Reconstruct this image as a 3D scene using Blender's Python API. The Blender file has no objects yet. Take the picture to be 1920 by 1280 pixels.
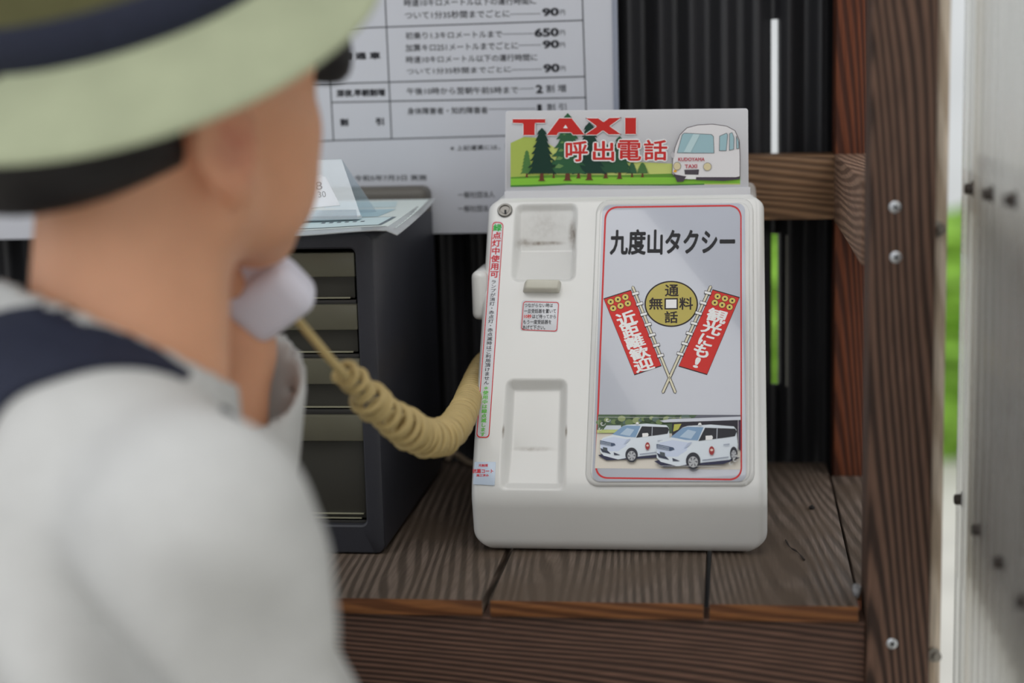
import bpy, bmesh, math, random
import numpy as np
from mathutils import Vector, Matrix
from mathutils.bvhtree import BVHTree
random.seed(4); RNG = np.random.default_rng(4)
sc = bpy.context.scene
COL = sc.collection

# ------------------------------------------------------------------ camera
ZS = 1.10                                  # height of the shelf top
F, CX, CY = 3100., 960., 640.              # focal length in pixels of a 1920x1280 frame
_dy = np.array([1378-CX, 110-CY, F]); _dy /= np.linalg.norm(_dy)
_dz = np.cross(np.array([1, -.027, 0]), _dy); _dz /= np.linalg.norm(_dz)
if _dz[1] > 0: _dz = -_dz
_dx = np.cross(_dy, _dz)
M = np.stack([_dx, _dy, _dz], 1)
C = np.array([0.09865, -1.66949, ZS+.40942])
cam_d = bpy.data.cameras.new('camera'); cam = bpy.data.objects.new('camera', cam_d); COL.objects.link(cam)
R3 = Matrix((M[0], -M[1], -M[2])).transposed()
cam.matrix_world = Matrix.Translation(C) @ R3.to_4x4()
cam_d.sensor_width = 36; cam_d.lens = F/1920*36
cam_d.clip_start = .05; cam_d.clip_end = 200
cam_d.dof.use_dof = True; cam_d.dof.focus_distance = 1.42; cam_d.dof.aperture_fstop = 2.4
cam_d.dof.aperture_blades = 0
sc.camera = cam

# ------------------------------------------------------------------ light
world = bpy.data.worlds.new('overcast'); sc.world = world; world.use_nodes = True
wn = world.node_tree; wn.nodes.clear()
wo = wn.nodes.new('ShaderNodeOutputWorld'); wb = wn.nodes.new('ShaderNodeBackground')
wb.inputs[0].default_value = (.93, .965, 1.0, 1); wb.inputs[1].default_value = 1.0
wn.links.new(wb.outputs[0], wo.inputs[0])
sun_d = bpy.data.lights.new('sun', 'SUN'); sun_d.energy = 1.3; sun_d.angle = math.radians(60); sun_d.color = (1, .96, .9)
sun = bpy.data.objects.new('sun', sun_d); COL.objects.link(sun)
sun.rotation_euler = (math.radians(36), 0, math.radians(22))
sc.view_settings.view_transform = 'Standard'; sc.view_settings.look = 'None'
sc.view_settings.gamma = 1; sc.view_settings.use_curve_mapping = False
sc.view_settings.exposure = -0.15

# ------------------------------------------------------------------ pixel helpers
def ray(x, y): return M.T @ np.array([(x-CX)/F, (y-CY)/F, 1.])
def P(x, y, d): return C + ray(x, y)*d
def onz(x, y, z): r = ray(x, y); return C + r*((z-C[2])/r[2])
def ony(x, y, Y): r = ray(x, y); return C + r*((Y-C[1])/r[1])
def onx(x, y, X): r = ray(x, y); return C + r*((X-C[0])/r[0])
class Plane:
    def __init__(s, p, n): s.p = np.array(p, float); s.n = np.array(n, float)/np.linalg.norm(n)
    def hit(s, x, y, off=0.):
        r = ray(x, y); p = s.p + s.n*off
        return C + r*(np.dot(p-C, s.n)/np.dot(r, s.n))

# ------------------------------------------------------------------ materials
def lin(c): 
    c = c/255.
    return c/12.92 if c <= .04045 else ((c+.055)/1.055)**2.4
def rgb(r, g, b, k=1.0): return (min(.95, lin(r)*k), min(.95, lin(g)*k), min(.95, lin(b)*k), 1)
MATS = {}
def mat(name, col, rough=.5, spec=.5, metal=0, noise=0, nscale=40, bump=0, bscale=200, coat=0, trans=0, alpha=1, stretch=(1,1,1), sss=0):
    if name in MATS: return MATS[name]
    m = bpy.data.materials.new(name); m.use_nodes = True; MATS[name] = m
    nt = m.node_tree; b = nt.nodes['Principled BSDF']
    b.inputs['Base Color'].default_value = col; b.inputs['Roughness'].default_value = rough
    b.inputs['Specular IOR Level'].default_value = spec; b.inputs['Metallic'].default_value = metal
    b.inputs['Coat Weight'].default_value = coat; b.inputs['Transmission Weight'].default_value = trans
    if sss:
        b.inputs['Subsurface Weight'].default_value = sss; b.inputs['Subsurface Radius'].default_value = (.012, .004, .002); b.inputs['Subsurface Scale'].default_value = 1
    tc = nt.nodes.new('ShaderNodeTexCoord'); mp = nt.nodes.new('ShaderNodeMapping'); mp.inputs['Scale'].default_value = stretch
    nt.links.new(tc.outputs['Object'], mp.inputs[0])
    n = nt.nodes.new('ShaderNodeTexNoise'); n.inputs['Scale'].default_value = nscale; n.inputs['Detail'].default_value = 4
    nt.links.new(mp.outputs[0], n.inputs['Vector'])
    r = nt.nodes.new('ShaderNodeMapRange'); r.inputs['From Min'].default_value = .3; r.inputs['From Max'].default_value = .7
    r.inputs['To Min'].default_value = 1-noise; r.inputs['To Max'].default_value = 1+noise
    nt.links.new(n.outputs['Fac'], r.inputs['Value'])
    mx = nt.nodes.new('ShaderNodeVectorMath'); mx.operation = 'SCALE'; mx.inputs[0].default_value = col[:3]
    nt.links.new(r.outputs[0], mx.inputs['Scale']); nt.links.new(mx.outputs[0], b.inputs['Base Color'])
    if bump:
        n2 = nt.nodes.new('ShaderNodeTexNoise'); n2.inputs['Scale'].default_value = bscale; n2.inputs['Detail'].default_value = 3
        nt.links.new(mp.outputs[0], n2.inputs['Vector'])
        bp = nt.nodes.new('ShaderNodeBump'); bp.inputs['Strength'].default_value = bump; bp.inputs['Distance'].default_value = .002
        nt.links.new(n2.outputs['Fac'], bp.inputs['Height']); nt.links.new(bp.outputs[0], b.inputs['Normal'])
    return m
def wood(name, light, dark, axis=2, scale=55, dist=3.0, rough=.65, bump=.35, patch=None, patch_amt=.5, sharp=(.25, .75)):
    """growth-ring grain: bands across the board, stretched along `axis`"""
    if name in MATS: return MATS[name]
    m = bpy.data.materials.new(name); m.use_nodes = True; MATS[name] = m
    nt = m.node_tree; L = nt.links.new; b = nt.nodes['Principled BSDF']
    tc = nt.nodes.new('ShaderNodeTexCoord'); oi = nt.nodes.new('ShaderNodeObjectInfo')
    ad = nt.nodes.new('ShaderNodeVectorMath'); ad.operation = 'ADD'
    rs = nt.nodes.new('ShaderNodeVectorMath'); rs.operation = 'SCALE'; rs.inputs[0].default_value = (7.3, 3.1, 5.7)
    L(oi.outputs['Random'], rs.inputs['Scale']); L(tc.outputs['Object'], ad.inputs[0]); L(rs.outputs[0], ad.inputs[1])
    mp = nt.nodes.new('ShaderNodeMapping'); s = [1, 1, 1]; s[axis] = .09; mp.inputs['Scale'].default_value = s
    L(ad.outputs[0], mp.inputs[0])
    big = nt.nodes.new('ShaderNodeTexNoise'); big.inputs['Scale'].default_value = 9; big.inputs['Detail'].default_value = 2
    L(mp.outputs[0], big.inputs['Vector'])
    w = nt.nodes.new('ShaderNodeTexWave'); w.wave_type = 'BANDS'; w.bands_direction = 'DIAGONAL'
    w.inputs['Scale'].default_value = scale; w.inputs['Distortion'].default_value = dist; w.inputs['Detail'].default_value = 2.5
    w.inputs['Detail Scale'].default_value = .25; w.inputs['Detail Roughness'].default_value = .45
    wv = nt.nodes.new('ShaderNodeVectorMath'); wv.operation = 'MULTIPLY_ADD'
    L(big.outputs['Color'], wv.inputs[0]); wv.inputs[1].default_value = (.06, .06, .06); L(mp.outputs[0], wv.inputs[2]); L(wv.outputs[0], w.inputs['Vector'])
    cr = nt.nodes.new('ShaderNodeValToRGB'); cr.color_ramp.elements[0].position = sharp[0]; cr.color_ramp.elements[1].position = sharp[1]
    cr.color_ramp.elements[0].color = dark; cr.color_ramp.elements[1].color = light
    L(w.outputs['Fac'], cr.inputs[0])
    mp2 = nt.nodes.new('ShaderNodeMapping'); s2 = [1, 1, 1]; s2[axis] = .04; mp2.inputs['Scale'].default_value = s2; L(ad.outputs[0], mp2.inputs[0])
    fi = nt.nodes.new('ShaderNodeTexNoise'); fi.inputs['Scale'].default_value = 700; fi.inputs['Detail'].default_value = 3; L(mp2.outputs[0], fi.inputs['Vector'])
    mr = nt.nodes.new('ShaderNodeMapRange'); mr.inputs['From Min'].default_value = .3; mr.inputs['From Max'].default_value = .7; mr.inputs['To Min'].default_value = .75; mr.inputs['To Max'].default_value = 1.2
    L(fi.outputs['Fac'], mr.inputs['Value'])
    mu = nt.nodes.new('ShaderNodeVectorMath'); mu.operation = 'SCALE'; L(cr.outputs[0], mu.inputs[0]); L(mr.outputs[0], mu.inputs['Scale'])
    out = mu.outputs[0]
    if patch:
        pn = nt.nodes.new('ShaderNodeTexNoise'); pn.inputs['Scale'].default_value = 14; pn.inputs['Detail'].default_value = 5; L(ad.outputs[0], pn.inputs['Vector'])
        pr = nt.nodes.new('ShaderNodeMapRange'); pr.inputs['From Min'].default_value = .42; pr.inputs['From Max'].default_value = .62; pr.inputs['To Max'].default_value = patch_amt; L(pn.outputs['Fac'], pr.inputs['Value'])
        px = nt.nodes.new('ShaderNodeMix'); px.data_type = 'RGBA'; L(pr.outputs[0], px.inputs[0]); L(out, px.inputs[6]); px.inputs[7].default_value = patch; out = px.outputs[2]
    L(out, b.inputs['Base Color']); b.inputs['Roughness'].default_value = rough; b.inputs['Specular IOR Level'].default_value = .3
    bp = nt.nodes.new('ShaderNodeBump'); bp.inputs['Strength'].default_value = bump; bp.inputs['Distance'].default_value = .0015
    L(w.outputs['Fac'], bp.inputs['Height']); L(bp.outputs[0], b.inputs['Normal'])
    return m
def sheet_mat(name, tint, transp, transl, gloss=.08, diff=.1, rough=.15, dirt=.15, fres=.7):
    """thin clear plastic sheet: part of the light goes straight through, part is scattered"""
    m = bpy.data.materials.new(name); m.use_nodes = True; nt = m.node_tree; nt.nodes.clear(); L = nt.links.new
    o = nt.nodes.new('ShaderNodeOutputMaterial'); t = nt.nodes.new('ShaderNodeBsdfTransparent'); tl = nt.nodes.new('ShaderNodeBsdfTranslucent')
    d = nt.nodes.new('ShaderNodeBsdfDiffuse'); g = nt.nodes.new('ShaderNodeBsdfGlossy'); g.inputs['Roughness'].default_value = rough
    for n in (t, tl, d): n.inputs[0].default_value = tint
    nz = nt.nodes.new('ShaderNodeTexNoise'); nz.inputs['Scale'].default_value = 6; nz.inputs['Detail'].default_value = 6
    tc = nt.nodes.new('ShaderNodeTexCoord'); mp = nt.nodes.new('ShaderNodeMapping'); mp.inputs['Scale'].default_value = (4, 4, .6); L(tc.outputs['Object'], mp.inputs[0]); L(mp.outputs[0], nz.inputs['Vector'])
    a = nt.nodes.new('ShaderNodeMixShader'); tot = transl+diff; a.inputs[0].default_value = diff/max(tot, 1e-3); L(tl.outputs[0], a.inputs[1]); L(d.outputs[0], a.inputs[2])
    b = nt.nodes.new('ShaderNodeMixShader'); L(t.outputs[0], b.inputs[1]); L(a.outputs[0], b.inputs[2])
    mr = nt.nodes.new('ShaderNodeMapRange'); f = tot/(tot+transp); mr.inputs['From Min'].default_value = .3; mr.inputs['From Max'].default_value = .7
    mr.inputs['To Min'].default_value = max(0, f-dirt); mr.inputs['To Max'].default_value = min(1, f+dirt); L(nz.outputs['Fac'], mr.inputs['Value']); L(mr.outputs[0], b.inputs[0])
    fr = nt.nodes.new('ShaderNodeFresnel'); fr.inputs[0].default_value = 1.45
    fm = nt.nodes.new('ShaderNodeMath'); fm.operation = 'MULTIPLY_ADD'; L(fr.outputs[0], fm.inputs[0]); fm.inputs[1].default_value = fres; fm.inputs[2].default_value = gloss*.3
    c = nt.nodes.new('ShaderNodeMixShader'); L(fm.outputs[0], c.inputs[0]); L(b.outputs[0], c.inputs[1]); L(g.outputs[0], c.inputs[2])
    L(c.outputs[0], o.inputs[0]); MATS[name] = m
    return m
def flat(r, g, b, rough=.45, k=1.3):
    n = 'print_%d_%d_%d' % (r, g, b)
    return mat(n, rgb(r, g, b, k), rough=rough, spec=.3)

# ------------------------------------------------------------------ object helpers
ROOT = {}
def tag(o, label=None, cat=None, group=None, kind=None):
    if label: o['label'] = label
    if cat: o['category'] = cat
    if group: o['group'] = group
    if kind: o['kind'] = kind
    return o
def thing(name, label, cat, loc, group=None, kind=None):
    o = bpy.data.objects.new(name, None); COL.objects.link(o); o.location = loc; o.empty_display_size = .05
    ROOT[o] = np.array(loc, float)
    return tag(o, label, cat, group, kind)
def obj(name, verts, faces, m, parent=None, smooth=False, base=None, sharp=None):
    """verts in world metres; a top-level mesh gets its origin at the middle of its base"""
    v = np.array(verts, float).reshape(-1, 3)
    if parent is not None: org = ROOT[parent]
    else:
        lo, hi = v.min(0), v.max(0); org = np.array([(lo[0]+hi[0])/2, (lo[1]+hi[1])/2, lo[2]]) if base is None else np.array(base, float)
    me = bpy.data.meshes.new(name); me.from_pydata((v-org).tolist(), [], [tuple(int(i) for i in f) for f in faces]); me.update()
    ms = m if isinstance(m, (list, tuple)) else [m]
    for q in ms: me.materials.append(q)
    if smooth: me.shade_smooth()
    if sharp is not None and smooth:
        me.set_sharp_from_angle(angle=math.radians(sharp))
    o = bpy.data.objects.new(name, me); COL.objects.link(o)
    if parent is not None: o.parent = parent; ROOT[o] = org
    else: o.location = org; ROOT[o] = org
    return o
def bmobj(name, bm, m, parent=None, smooth=False, sharp=30):
    bm.verts.ensure_lookup_table(); bm.verts.index_update()
    v = [tuple(x.co) for x in bm.verts]; f = [[x.index for x in p.verts] for p in bm.faces]
    o = obj(name, v, f, m, parent, smooth, sharp=sharp); bm.free(); return o
def boxbm(lo, hi, bev=0, seg=2, T=None):
    bm = bmesh.new(); lo, hi = np.array(lo, float), np.array(hi, float)
    bmesh.ops.create_cube(bm, size=1)
    for v in bm.verts: v.co = Vector((lo+hi)/2 + np.array(v.co)*(hi-lo))
    if bev: bmesh.ops.bevel(bm, geom=bm.edges[:], offset=bev, segments=seg, profile=.5, affect='EDGES')
    if T is not None: bm.transform(T)
    return bm
def box(name, lo, hi, m, parent=None, bev=.001, seg=2, T=None):
    return bmobj(name, boxbm(lo, hi, bev, seg, T), m, parent, smooth=bev > 0)
def tube_geo(path, rad, n=10, caps=True):
    p = np.array(path, float); N = len(p); rad = np.full(N, rad) if np.isscalar(rad) else np.array(rad)
    t = np.gradient(p, axis=0); t /= np.linalg.norm(t, axis=1)[:, None]
    a = np.array([0, 0, 1.]) if abs(t[0][2]) < .9 else np.array([1., 0, 0])
    u = np.cross(t[0], a); u /= np.linalg.norm(u); V = []
    for i in range(N):
        u = u - t[i]*np.dot(u, t[i]); u /= np.linalg.norm(u); w = np.cross(t[i], u)
        for k in range(n):
            an = 2*math.pi*k/n; V.append(p[i]+rad[i]*(math.cos(an)*u+math.sin(an)*w))
    Fc = [[i*n+k, i*n+(k+1) % n, (i+1)*n+(k+1) % n, (i+1)*n+k] for i in range(N-1) for k in range(n)]
    if caps: Fc += [list(range(n))[::-1], [(N-1)*n+k for k in range(n)]]
    return V, Fc
def tube(name, path, rad, m, parent=None, n=10): 
    v, f = tube_geo(path, rad, n); return obj(name, v, f, m, parent, smooth=True, sharp=50)
def spline(pts, n=12):
    p = np.array(pts, float); q = np.vstack([2*p[0]-p[1], p, 2*p[-1]-p[-2]]); out = []
    for i in range(1, len(q)-2):
        for t in np.linspace(0, 1, n, endpoint=False):
            a, b, c, d = q[i-1:i+3]; out.append(.5*((2*b)+(-a+c)*t+(2*a-5*b+4*c-d)*t*t+(-a+3*b-3*c+d)*t**3))
    out.append(p[-1]); return np.array(out)
def lathe(name, c, axis, prof, m, parent=None, n=24, sharp=35):
    """prof: (radius, height along axis)"""
    a = np.array(axis, float); a /= np.linalg.norm(a); e = np.cross(a, [0, 0, 1.] if abs(a[2]) < .9 else [1., 0, 0]); e /= np.linalg.norm(e); g = np.cross(a, e)
    V = []; 
    for r, h in prof:
        for k in range(n): t = 2*math.pi*k/n; V.append(np.array(c)+a*h+r*(math.cos(t)*e+math.sin(t)*g))
    N = len(prof); Fc = [[i*n+k, i*n+(k+1) % n, (i+1)*n+(k+1) % n, (i+1)*n+k] for i in range(N-1) for k in range(n)]
    Fc += [list(range(n))[::-1], [(N-1)*n+k for k in range(n)]]
    return obj(name, V, Fc, m, parent, smooth=True, sharp=sharp)

# ------------------------------------------------------------------ print helpers (flat print laid on a real surface)
_tc = bpy.data.curves.new('type', 'FONT'); _to = bpy.data.objects.new('type', _tc); COL.objects.link(_to)
def glyphs(s, bold=0.0):
    _tc.body = s; _tc.size = 1; _tc.offset = bold; _tc.resolution_u = 3
    bpy.context.view_layer.update()
    me = bpy.data.meshes.new_from_object(_to.evaluated_get(bpy.context.evaluated_depsgraph_get()))
    v = np.array([x.co[:2] for x in me.vertices]).reshape(-1, 2); f = [list(p.vertices) for p in me.polygons]
    bpy.data.meshes.remove(me); return v, f
def bil(q, u, v):      # q: top-left, top-right, bottom-right, bottom-left in pixels; v upward
    q = np.array(q, float); return (q[3]*(1-u)+q[2]*u)*(1-v)+(q[0]*(1-u)+q[1]*u)*v
class Print:
    """collects flat print of one colour on a plane, then links it as one mesh"""
    def __init__(s, plane, off): s.pl, s.off, s.V, s.F = plane, off, [], []
    def poly(s, pts):
        b = len(s.V); s.V += [s.pl.hit(x, y, s.off) for x, y in pts]; s.F.append(list(range(b, b+len(pts)))); return s
    def text(s, string, quad, bold=0., cell=False):
        v, f = glyphs(string)
        if not len(v): return s
        if cell: lo, hi = np.array([0., -.12]), np.array([1., .88])
        else: lo, hi = v.min(0), v.max(0)
        shifts = [(0, 0)] if bold < .005 else [(bold*math.cos(a), bold*math.sin(a)) for a in np.arange(8)*math.pi/4]
        if not cell: lo, hi = lo-max(0, bold), hi+max(0, bold)
        for k, (sx, sy) in enumerate(shifts):      # heavier strokes: the glyph struck several times, a hair apart
            b = len(s.V)
            for x, y in v:
                p = bil(quad, (x+sx-lo[0])/(hi[0]-lo[0]), (y+sy-lo[1])/(hi[1]-lo[1])); s.V.append(s.pl.hit(p[0], p[1], s.off+k*2e-6))
            s.F += [[i+b for i in q] for q in f]
        return s
    def line(s, pts, w):
        for (x0, y0), (x1, y1) in zip(pts[:-1], pts[1:]):
            d = np.array([x1-x0, y1-y0], float); L = np.linalg.norm(d); 
            if L < 1e-6: continue
            d /= L; n = np.array([-d[1], d[0]])*w/2; e = d*w*.2
            a, c = np.array([x0, y0])-e, np.array([x1, y1])+e
            s.poly([a+n, c+n, c-n, a-n])
        return s
    def build(s, name, m, parent):
        V = np.array(s.V); Fs = []
        for f in s.F:                      # face the print outward
            a = V[f]; nn = np.zeros(3)
            for i in range(len(f)): nn += np.cross(a[i]-a[0], a[(i+1) % len(f)]-a[0])
            Fs.append(f if np.dot(nn, s.pl.n) > 0 else f[::-1])
        return obj(name, V, Fs, m, parent)
def rquad(q, r, n=6):
    """rounded quadrilateral outline in pixels (TL,TR,BR,BL)"""
    q = np.array(q, float); out = []
    for i in range(4):
        p, a, b = q[i], q[i-1], q[(i+1) % 4]; d1 = (a-p)/np.linalg.norm(a-p); d2 = (b-p)/np.linalg.norm(b-p)
        s, e = p+d1*r, p+d2*r
        for t in np.linspace(0, 1, n): out.append((1-t)**2*s+2*t*(1-t)*(p*.8+(s+e)*.1)+t*t*e)
    return out
def ell(cx, cy, rx, ry, n=40, a0=0, a1=2*math.pi): return [(cx+rx*math.cos(t), cy+ry*math.sin(t)) for t in np.linspace(a0, a1, n, endpoint=a1-a0 < 6.2)]

# ------------------------------------------------------------------ the setting
M_CONC = mat('concrete', rgb(150, 146, 138), .9, .2, noise=.15, nscale=14, bump=.3)
M_GRAV = mat('pale_ground', rgb(205, 202, 195), .95, .1, noise=.12, nscale=3)
M_DARKSHEET = mat('smoke_sheet', rgb(46, 46, 49), .35, .5, noise=.25, nscale=9, stretch=(1, 1, .15))
M_ROOF = mat('roof_sheet', rgb(95, 92, 90), .6, noise=.1)
M_POST = wood('post_wood', rgb(106, 80, 66), rgb(54, 38, 30), axis=2, scale=105, dist=3.2, sharp=(.15, .85))
M_REAR = wood('rear_post_wood', rgb(104, 54, 30), rgb(66, 32, 18), axis=2, scale=90, dist=2.5)
M_RAIL = wood('rail_wood', rgb(128, 98, 72), rgb(92, 68, 48), axis=0, scale=80, dist=3)
M_SRAIL = wood('side_rail_wood', rgb(150, 120, 100), rgb(110, 84, 68), axis=1, scale=80, dist=3)
M_RIM = wood('rim_wood', rgb(106, 78, 65), rgb(60, 42, 34), axis=0, scale=120, dist=3.5, sharp=(.2, .8))
M_PLANK = wood('plank_wood', rgb(116, 102, 92), rgb(82, 71, 62), axis=1, scale=75, dist=7, patch=rgb(92, 78, 66), patch_amt=.75, rough=.6)
M_PLANKEND = wood('plank_end_wood', rgb(128, 82, 46), rgb(96, 58, 32), axis=0, scale=80, dist=3)
M_BATTEN = wood('batten_wood', rgb(205, 190, 172), rgb(180, 162, 142), axis=2, scale=80, dist=2)
M_SCREW = mat('zinc_screw', rgb(205, 208, 212), .35, .5, metal=.9)
M_SLOT = mat('screw_slot', rgb(40, 40, 42), .7)
M_RUST = mat('weathered_bolt', rgb(70, 64, 60), .55, .4, metal=.4, noise=.2)
M_CLEAR = sheet_mat('clear_corrugated', (.985, .985, .97, 1), .72, .26, gloss=.10, diff=.02, rough=.12, dirt=.10, fres=.25)

obj('ground', [(-30, -30, -.02), (30, -30, -.02), (30, 30, -.02), (-30, 30, -.02)], [[0, 1, 2, 3]], M_GRAV)['kind'] = 'structure'
box('floor', (-1.9, -2.6, -.12), (.30, .12, 0), M_CONC, bev=.004)['kind'] = 'structure'

# back wall of dark corrugated plastic, an open slit where two sheets do not meet
def corr(name, axis, a0, a1, z0, z1, at, amp, pitch, m, parent, th=.0012, phase=0., nz=1):
    n = max(4, int((a1-a0)/pitch*10)); A = np.linspace(a0, a1, n+1); Z = np.linspace(z0, z1, nz+1); V = []
    for side in (0, 1):
        for z in Z:
            for a in A:
                w = at+amp*math.sin(2*math.pi*a/pitch+phase)+(th if side else 0)
                V.append((a, w, z) if axis == 0 else (w, a, z))
    k = n+1; S = k*(nz+1); Fc = []
    for j in range(nz):
        for i in range(n):
            q = [j*k+i, j*k+i+1, (j+1)*k+i+1, (j+1)*k+i]; Fc.append(q); Fc.append([S+x for x in q[::-1]])
    for i in range(n):
        Fc.append([i+1, i, S+i, S+i+1]); t = nz*k; Fc.append([t+i, t+i+1, S+t+i+1, S+t+i])
    for j in range(nz):
        Fc.append([j*k, (j+1)*k, S+(j+1)*k, S+j*k]); Fc.append([j*k+n, S+j*k+n, S+(j+1)*k+n, (j+1)*k+n])
    return obj(name, V, Fc, m, parent, smooth=True, sharp=40)
wallb = thing('wall_back', None, None, (0, .02, 0), kind='structure')
xs0, xs1 = ony(1446.5, 400, .02)[0], ony(1458.5, 400, .02)[0]
zt, zb = ony(1452, 36, .02)[2], ony(1448, 722, .02)[2]
zm0, zm1 = ony(1448, 440, .02)[2], ony(1450, 300, .02)[2]
for a, b, z0, z1 in ((-1.8, -.95, 0, 2.3), (-.96, -.2, 0, 2.3), (-.21, xs0, 0, 2.3), (xs1, .262, 0, 2.3)):
    corr('corrugated_sheet', 0, a, b, z0, z1, .018+(.002 if a > 0 or a == -.96 else 0), .007, .032, M_DARKSHEET, wallb)
for z0, z1 in ((0, zb), (zm0, zm1), (zt, 2.3)):
    corr('lap_strip', 0, xs0-.004, xs1+.004, z0, z1, .021, .007, .032, M_DARKSHEET, wallb)
corr('lap_strip', 0, xs1+.008, xs1+.0095, zb, zm0, .0135, .0, .032, mat('pale_edge', rgb(150, 150, 140), .4), wallb)

# unseen roof over the shelf, cut short to let light onto the telephone
box('ceiling', (-1.9, -.46, 2.3), (.30, .15, 2.33), M_ROOF, bev=.002)['kind'] = 'structure'

# clear corrugated side sheet
XS = .278
wr = thing('wall_right', None, None, (XS, -1.2, 0), kind='structure')
corr('corrugated_sheet', 1, -2.3, -.352, 0.05, 2.3, XS, .0075, .032, M_CLEAR, wr, th=.001, phase=.6)
BOLTS = [(1818, 354), (1853, 364), (1895, 375), (1798, 936), (1832, 993), (1873, 1054), (1916, 1128)]
for x, y in BOLTS:
    p = onx(x, y, XS-.008)
    lathe('bolt', p+np.array([.003, 0, 0]), (-1, 0, 0), [(.0062, 0), (.0062, .0012), (.0042, .0016), (.0042, .006), (.003, .0068)], M_RUST, wr, n=10)
# dark board added outside the sheet to shade it above the lower bolts
pr = onx(1832, 993, XS)
zr = pr[2]
M_SHADEBOARD = wood('shade_board_wood', rgb(84, 66, 56), rgb(52, 38, 32), axis=1, scale=80)
bb = np.array([[XS+.010, zr-.008], [XS+.024, zr-.008], [XS+.13, zr+.27], [XS+.116, zr+.275]])
V = [(x, y, z) for y in (-2.2, -.40) for x, z in bb]
o = obj('sheet_shade_board', V, [[0, 1, 2, 3], [7, 6, 5, 4], [0, 4, 5, 1], [1, 5, 6, 2], [2, 6, 7, 3], [3, 7, 4, 0]], M_SHADEBOARD); tag(o, 'added dark board shading the clear corrugated side sheet from outside', 'board')
tr = box('trim_1', (XS+.010, -2.3, zr-.045), (XS+.03, -.40, zr-.008), mat('rail_pale', rgb(190, 185, 176), .7), bev=.002); tr['kind'] = 'structure'
zr2 = onx(1853, 364, XS)[2]
tr = box('trim_2', (XS+.012, -2.3, zr2-.02), (XS+.03, -.36, zr2+.012), mat('rail_pale', rgb(190, 185, 176), .7), bev=.002); tr['kind'] = 'structure'

# ------------------------------------------------------------------ timber frame
xl, xm, xr = ony(1613.5, 640, -.40)[0], ony(1629, 640, -.452)[0], ony(1752, 640, -.452)[0]
post = thing('timber_post', 'dark brown weathered timber post with three bright screws in its face', 'post', ((xm+xr)/2, -.42, 0))
box('shaft', (xm, -.452, 0), (xr, -.398, 2.3), M_POST, post, bev=.003, seg=2)
PP = Plane((0, -.452, 0), (0, -1, 0))
def screw(px, py, parent, r=.0042):
    p = PP.hit(px, py)
    lathe('screw', p+np.array([0, .0012, 0]), (0, -1, 0), [(r*.9, 0), (r, .0016), (r*.75, .0022)], M_SCREW, parent, n=16)
    w = r*.16
    bm = boxbm(p+np.array([-r*.5, -.0016, -w]), p+np.array([r*.5, -.0008, w])); b2 = boxbm(p+np.array([-w, -.0016, -r*.5]), p+np.array([w, -.0008, r*.5]))
    me = bpy.data.meshes.new('x'); b2.to_mesh(me); bm.from_mesh(me); b2.free(); bpy.data.meshes.remove(me)
    bmobj('screw_slot', bm, M_SLOT, parent)
for s in ((1678, 388), (1679.5, 482), (1672.5, 1206)): screw(*s, post)
bat = thing('edge_batten', 'thin pale wooden batten running up the side of the dark post', 'batten', (xr+.005, -.42, 0))
xb = ony(1773, 640, -.44)[0]
box('strip', (xr, -.44, 0), (xb, -.40, 2.3), M_BATTEN, bat, bev=.001)
for x, y in ((1763, 430), (1755, 1230)):
    p = ony(x, y, -.444)
    lathe('bolt', p+np.array([-.002, .004, 0]), (.5, -1, 0), [(.0055, 0), (.0058, .002), (.0035, .003), (.0035, .007)], mat('grey_bolt', rgb(140, 134, 126), .5, metal=.5), bat, n=8)
zb1, zb0 = ony(1405, 294, -.05)[2], ony(1405, 413, -.05)[2]
box('rear_post', (xl+.001, -.048, 0), (xl+.062, .006, 2.3), M_REAR, bev=.002)
tag(bpy.data.objects['rear_post'], 'reddish brown timber post in the corner against the dark corrugated wall', 'post')
o = box('back_rail', (-1.75, -.05, zb0), (xl+.002, .006, zb1), M_RAIL, bev=.0015)
tag(o, 'horizontal brown rail running along the dark wall behind the sign', 'rail')
o = box('side_rail', (xl+.0, -.40, zb0-.002), (xl+.05, -.045, zb1+.001), M_SRAIL, bev=.0015)
tag(o, 'short side rail joining the front post to the corner post', 'rail')

# shelf: planks front to back, a rim board under their front ends
TH = .0135
shelf = thing('shelf', 'weathered plank shelf with a dark rim board under its front edge', 'shelf', (-.4, -.23, ZS-.11))
s1 = onz(911, 1125, ZS)[0]; s2 = onz(1324, 1140, ZS)[0]
g1 = .0028; g2 = .0020
edges = [(-1.72, -1.55), (-1.545, -1.38), (-1.376, -1.21), (-1.206, -1.04), (-1.036, -.88), (-.876, -.71), (-.706, -.55), (-.546, -.40), (-.397, -.256), (-.252, s1-g1), (s1+g1, s2-g2), (s2+g2, .1895), (.1915, xr-.001)]
def plank(a, b, y0, y1, tl=0, trr=0):
    n = 10; bm = bmesh.new()
    bm = boxbm((a, y0, ZS-TH), (b, y1, ZS), .0012, 2)
    for v in bm.verts:
        k = (v.co.y-y0)/(y1-y0)
        v.co.x += (tl if v.co.x < (a+b)/2 else trr)*k
    bm.verts.ensure_lookup_table()
    o = bmobj('plank', bm, [M_PLANK, M_PLANKEND], shelf, smooth=True)
    for f in o.data.polygons:
        if f.normal.y < -.5: f.material_index = 1
    return o
for i, (a, b) in enumerate(edges):
    last = i == len(edges)-1
    plank(a, b, -.397 if last else -.4505, .004 if not last else -.05)
box('rim_board', (-1.72, -.4455, ZS-.115), (xm-.0002, -.418, ZS-TH+.0002), M_RIM, shelf, bev=.0015)
for x in (-1.70, -.80):
    box('leg', (x, -.44, 0), (x+.055, -.385, ZS-TH), M_POST, shelf, bev=.002)
box('leg', (-.80, -.06, 0), (-.745, 0.0, ZS-TH), M_POST, shelf, bev=.002)

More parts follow.
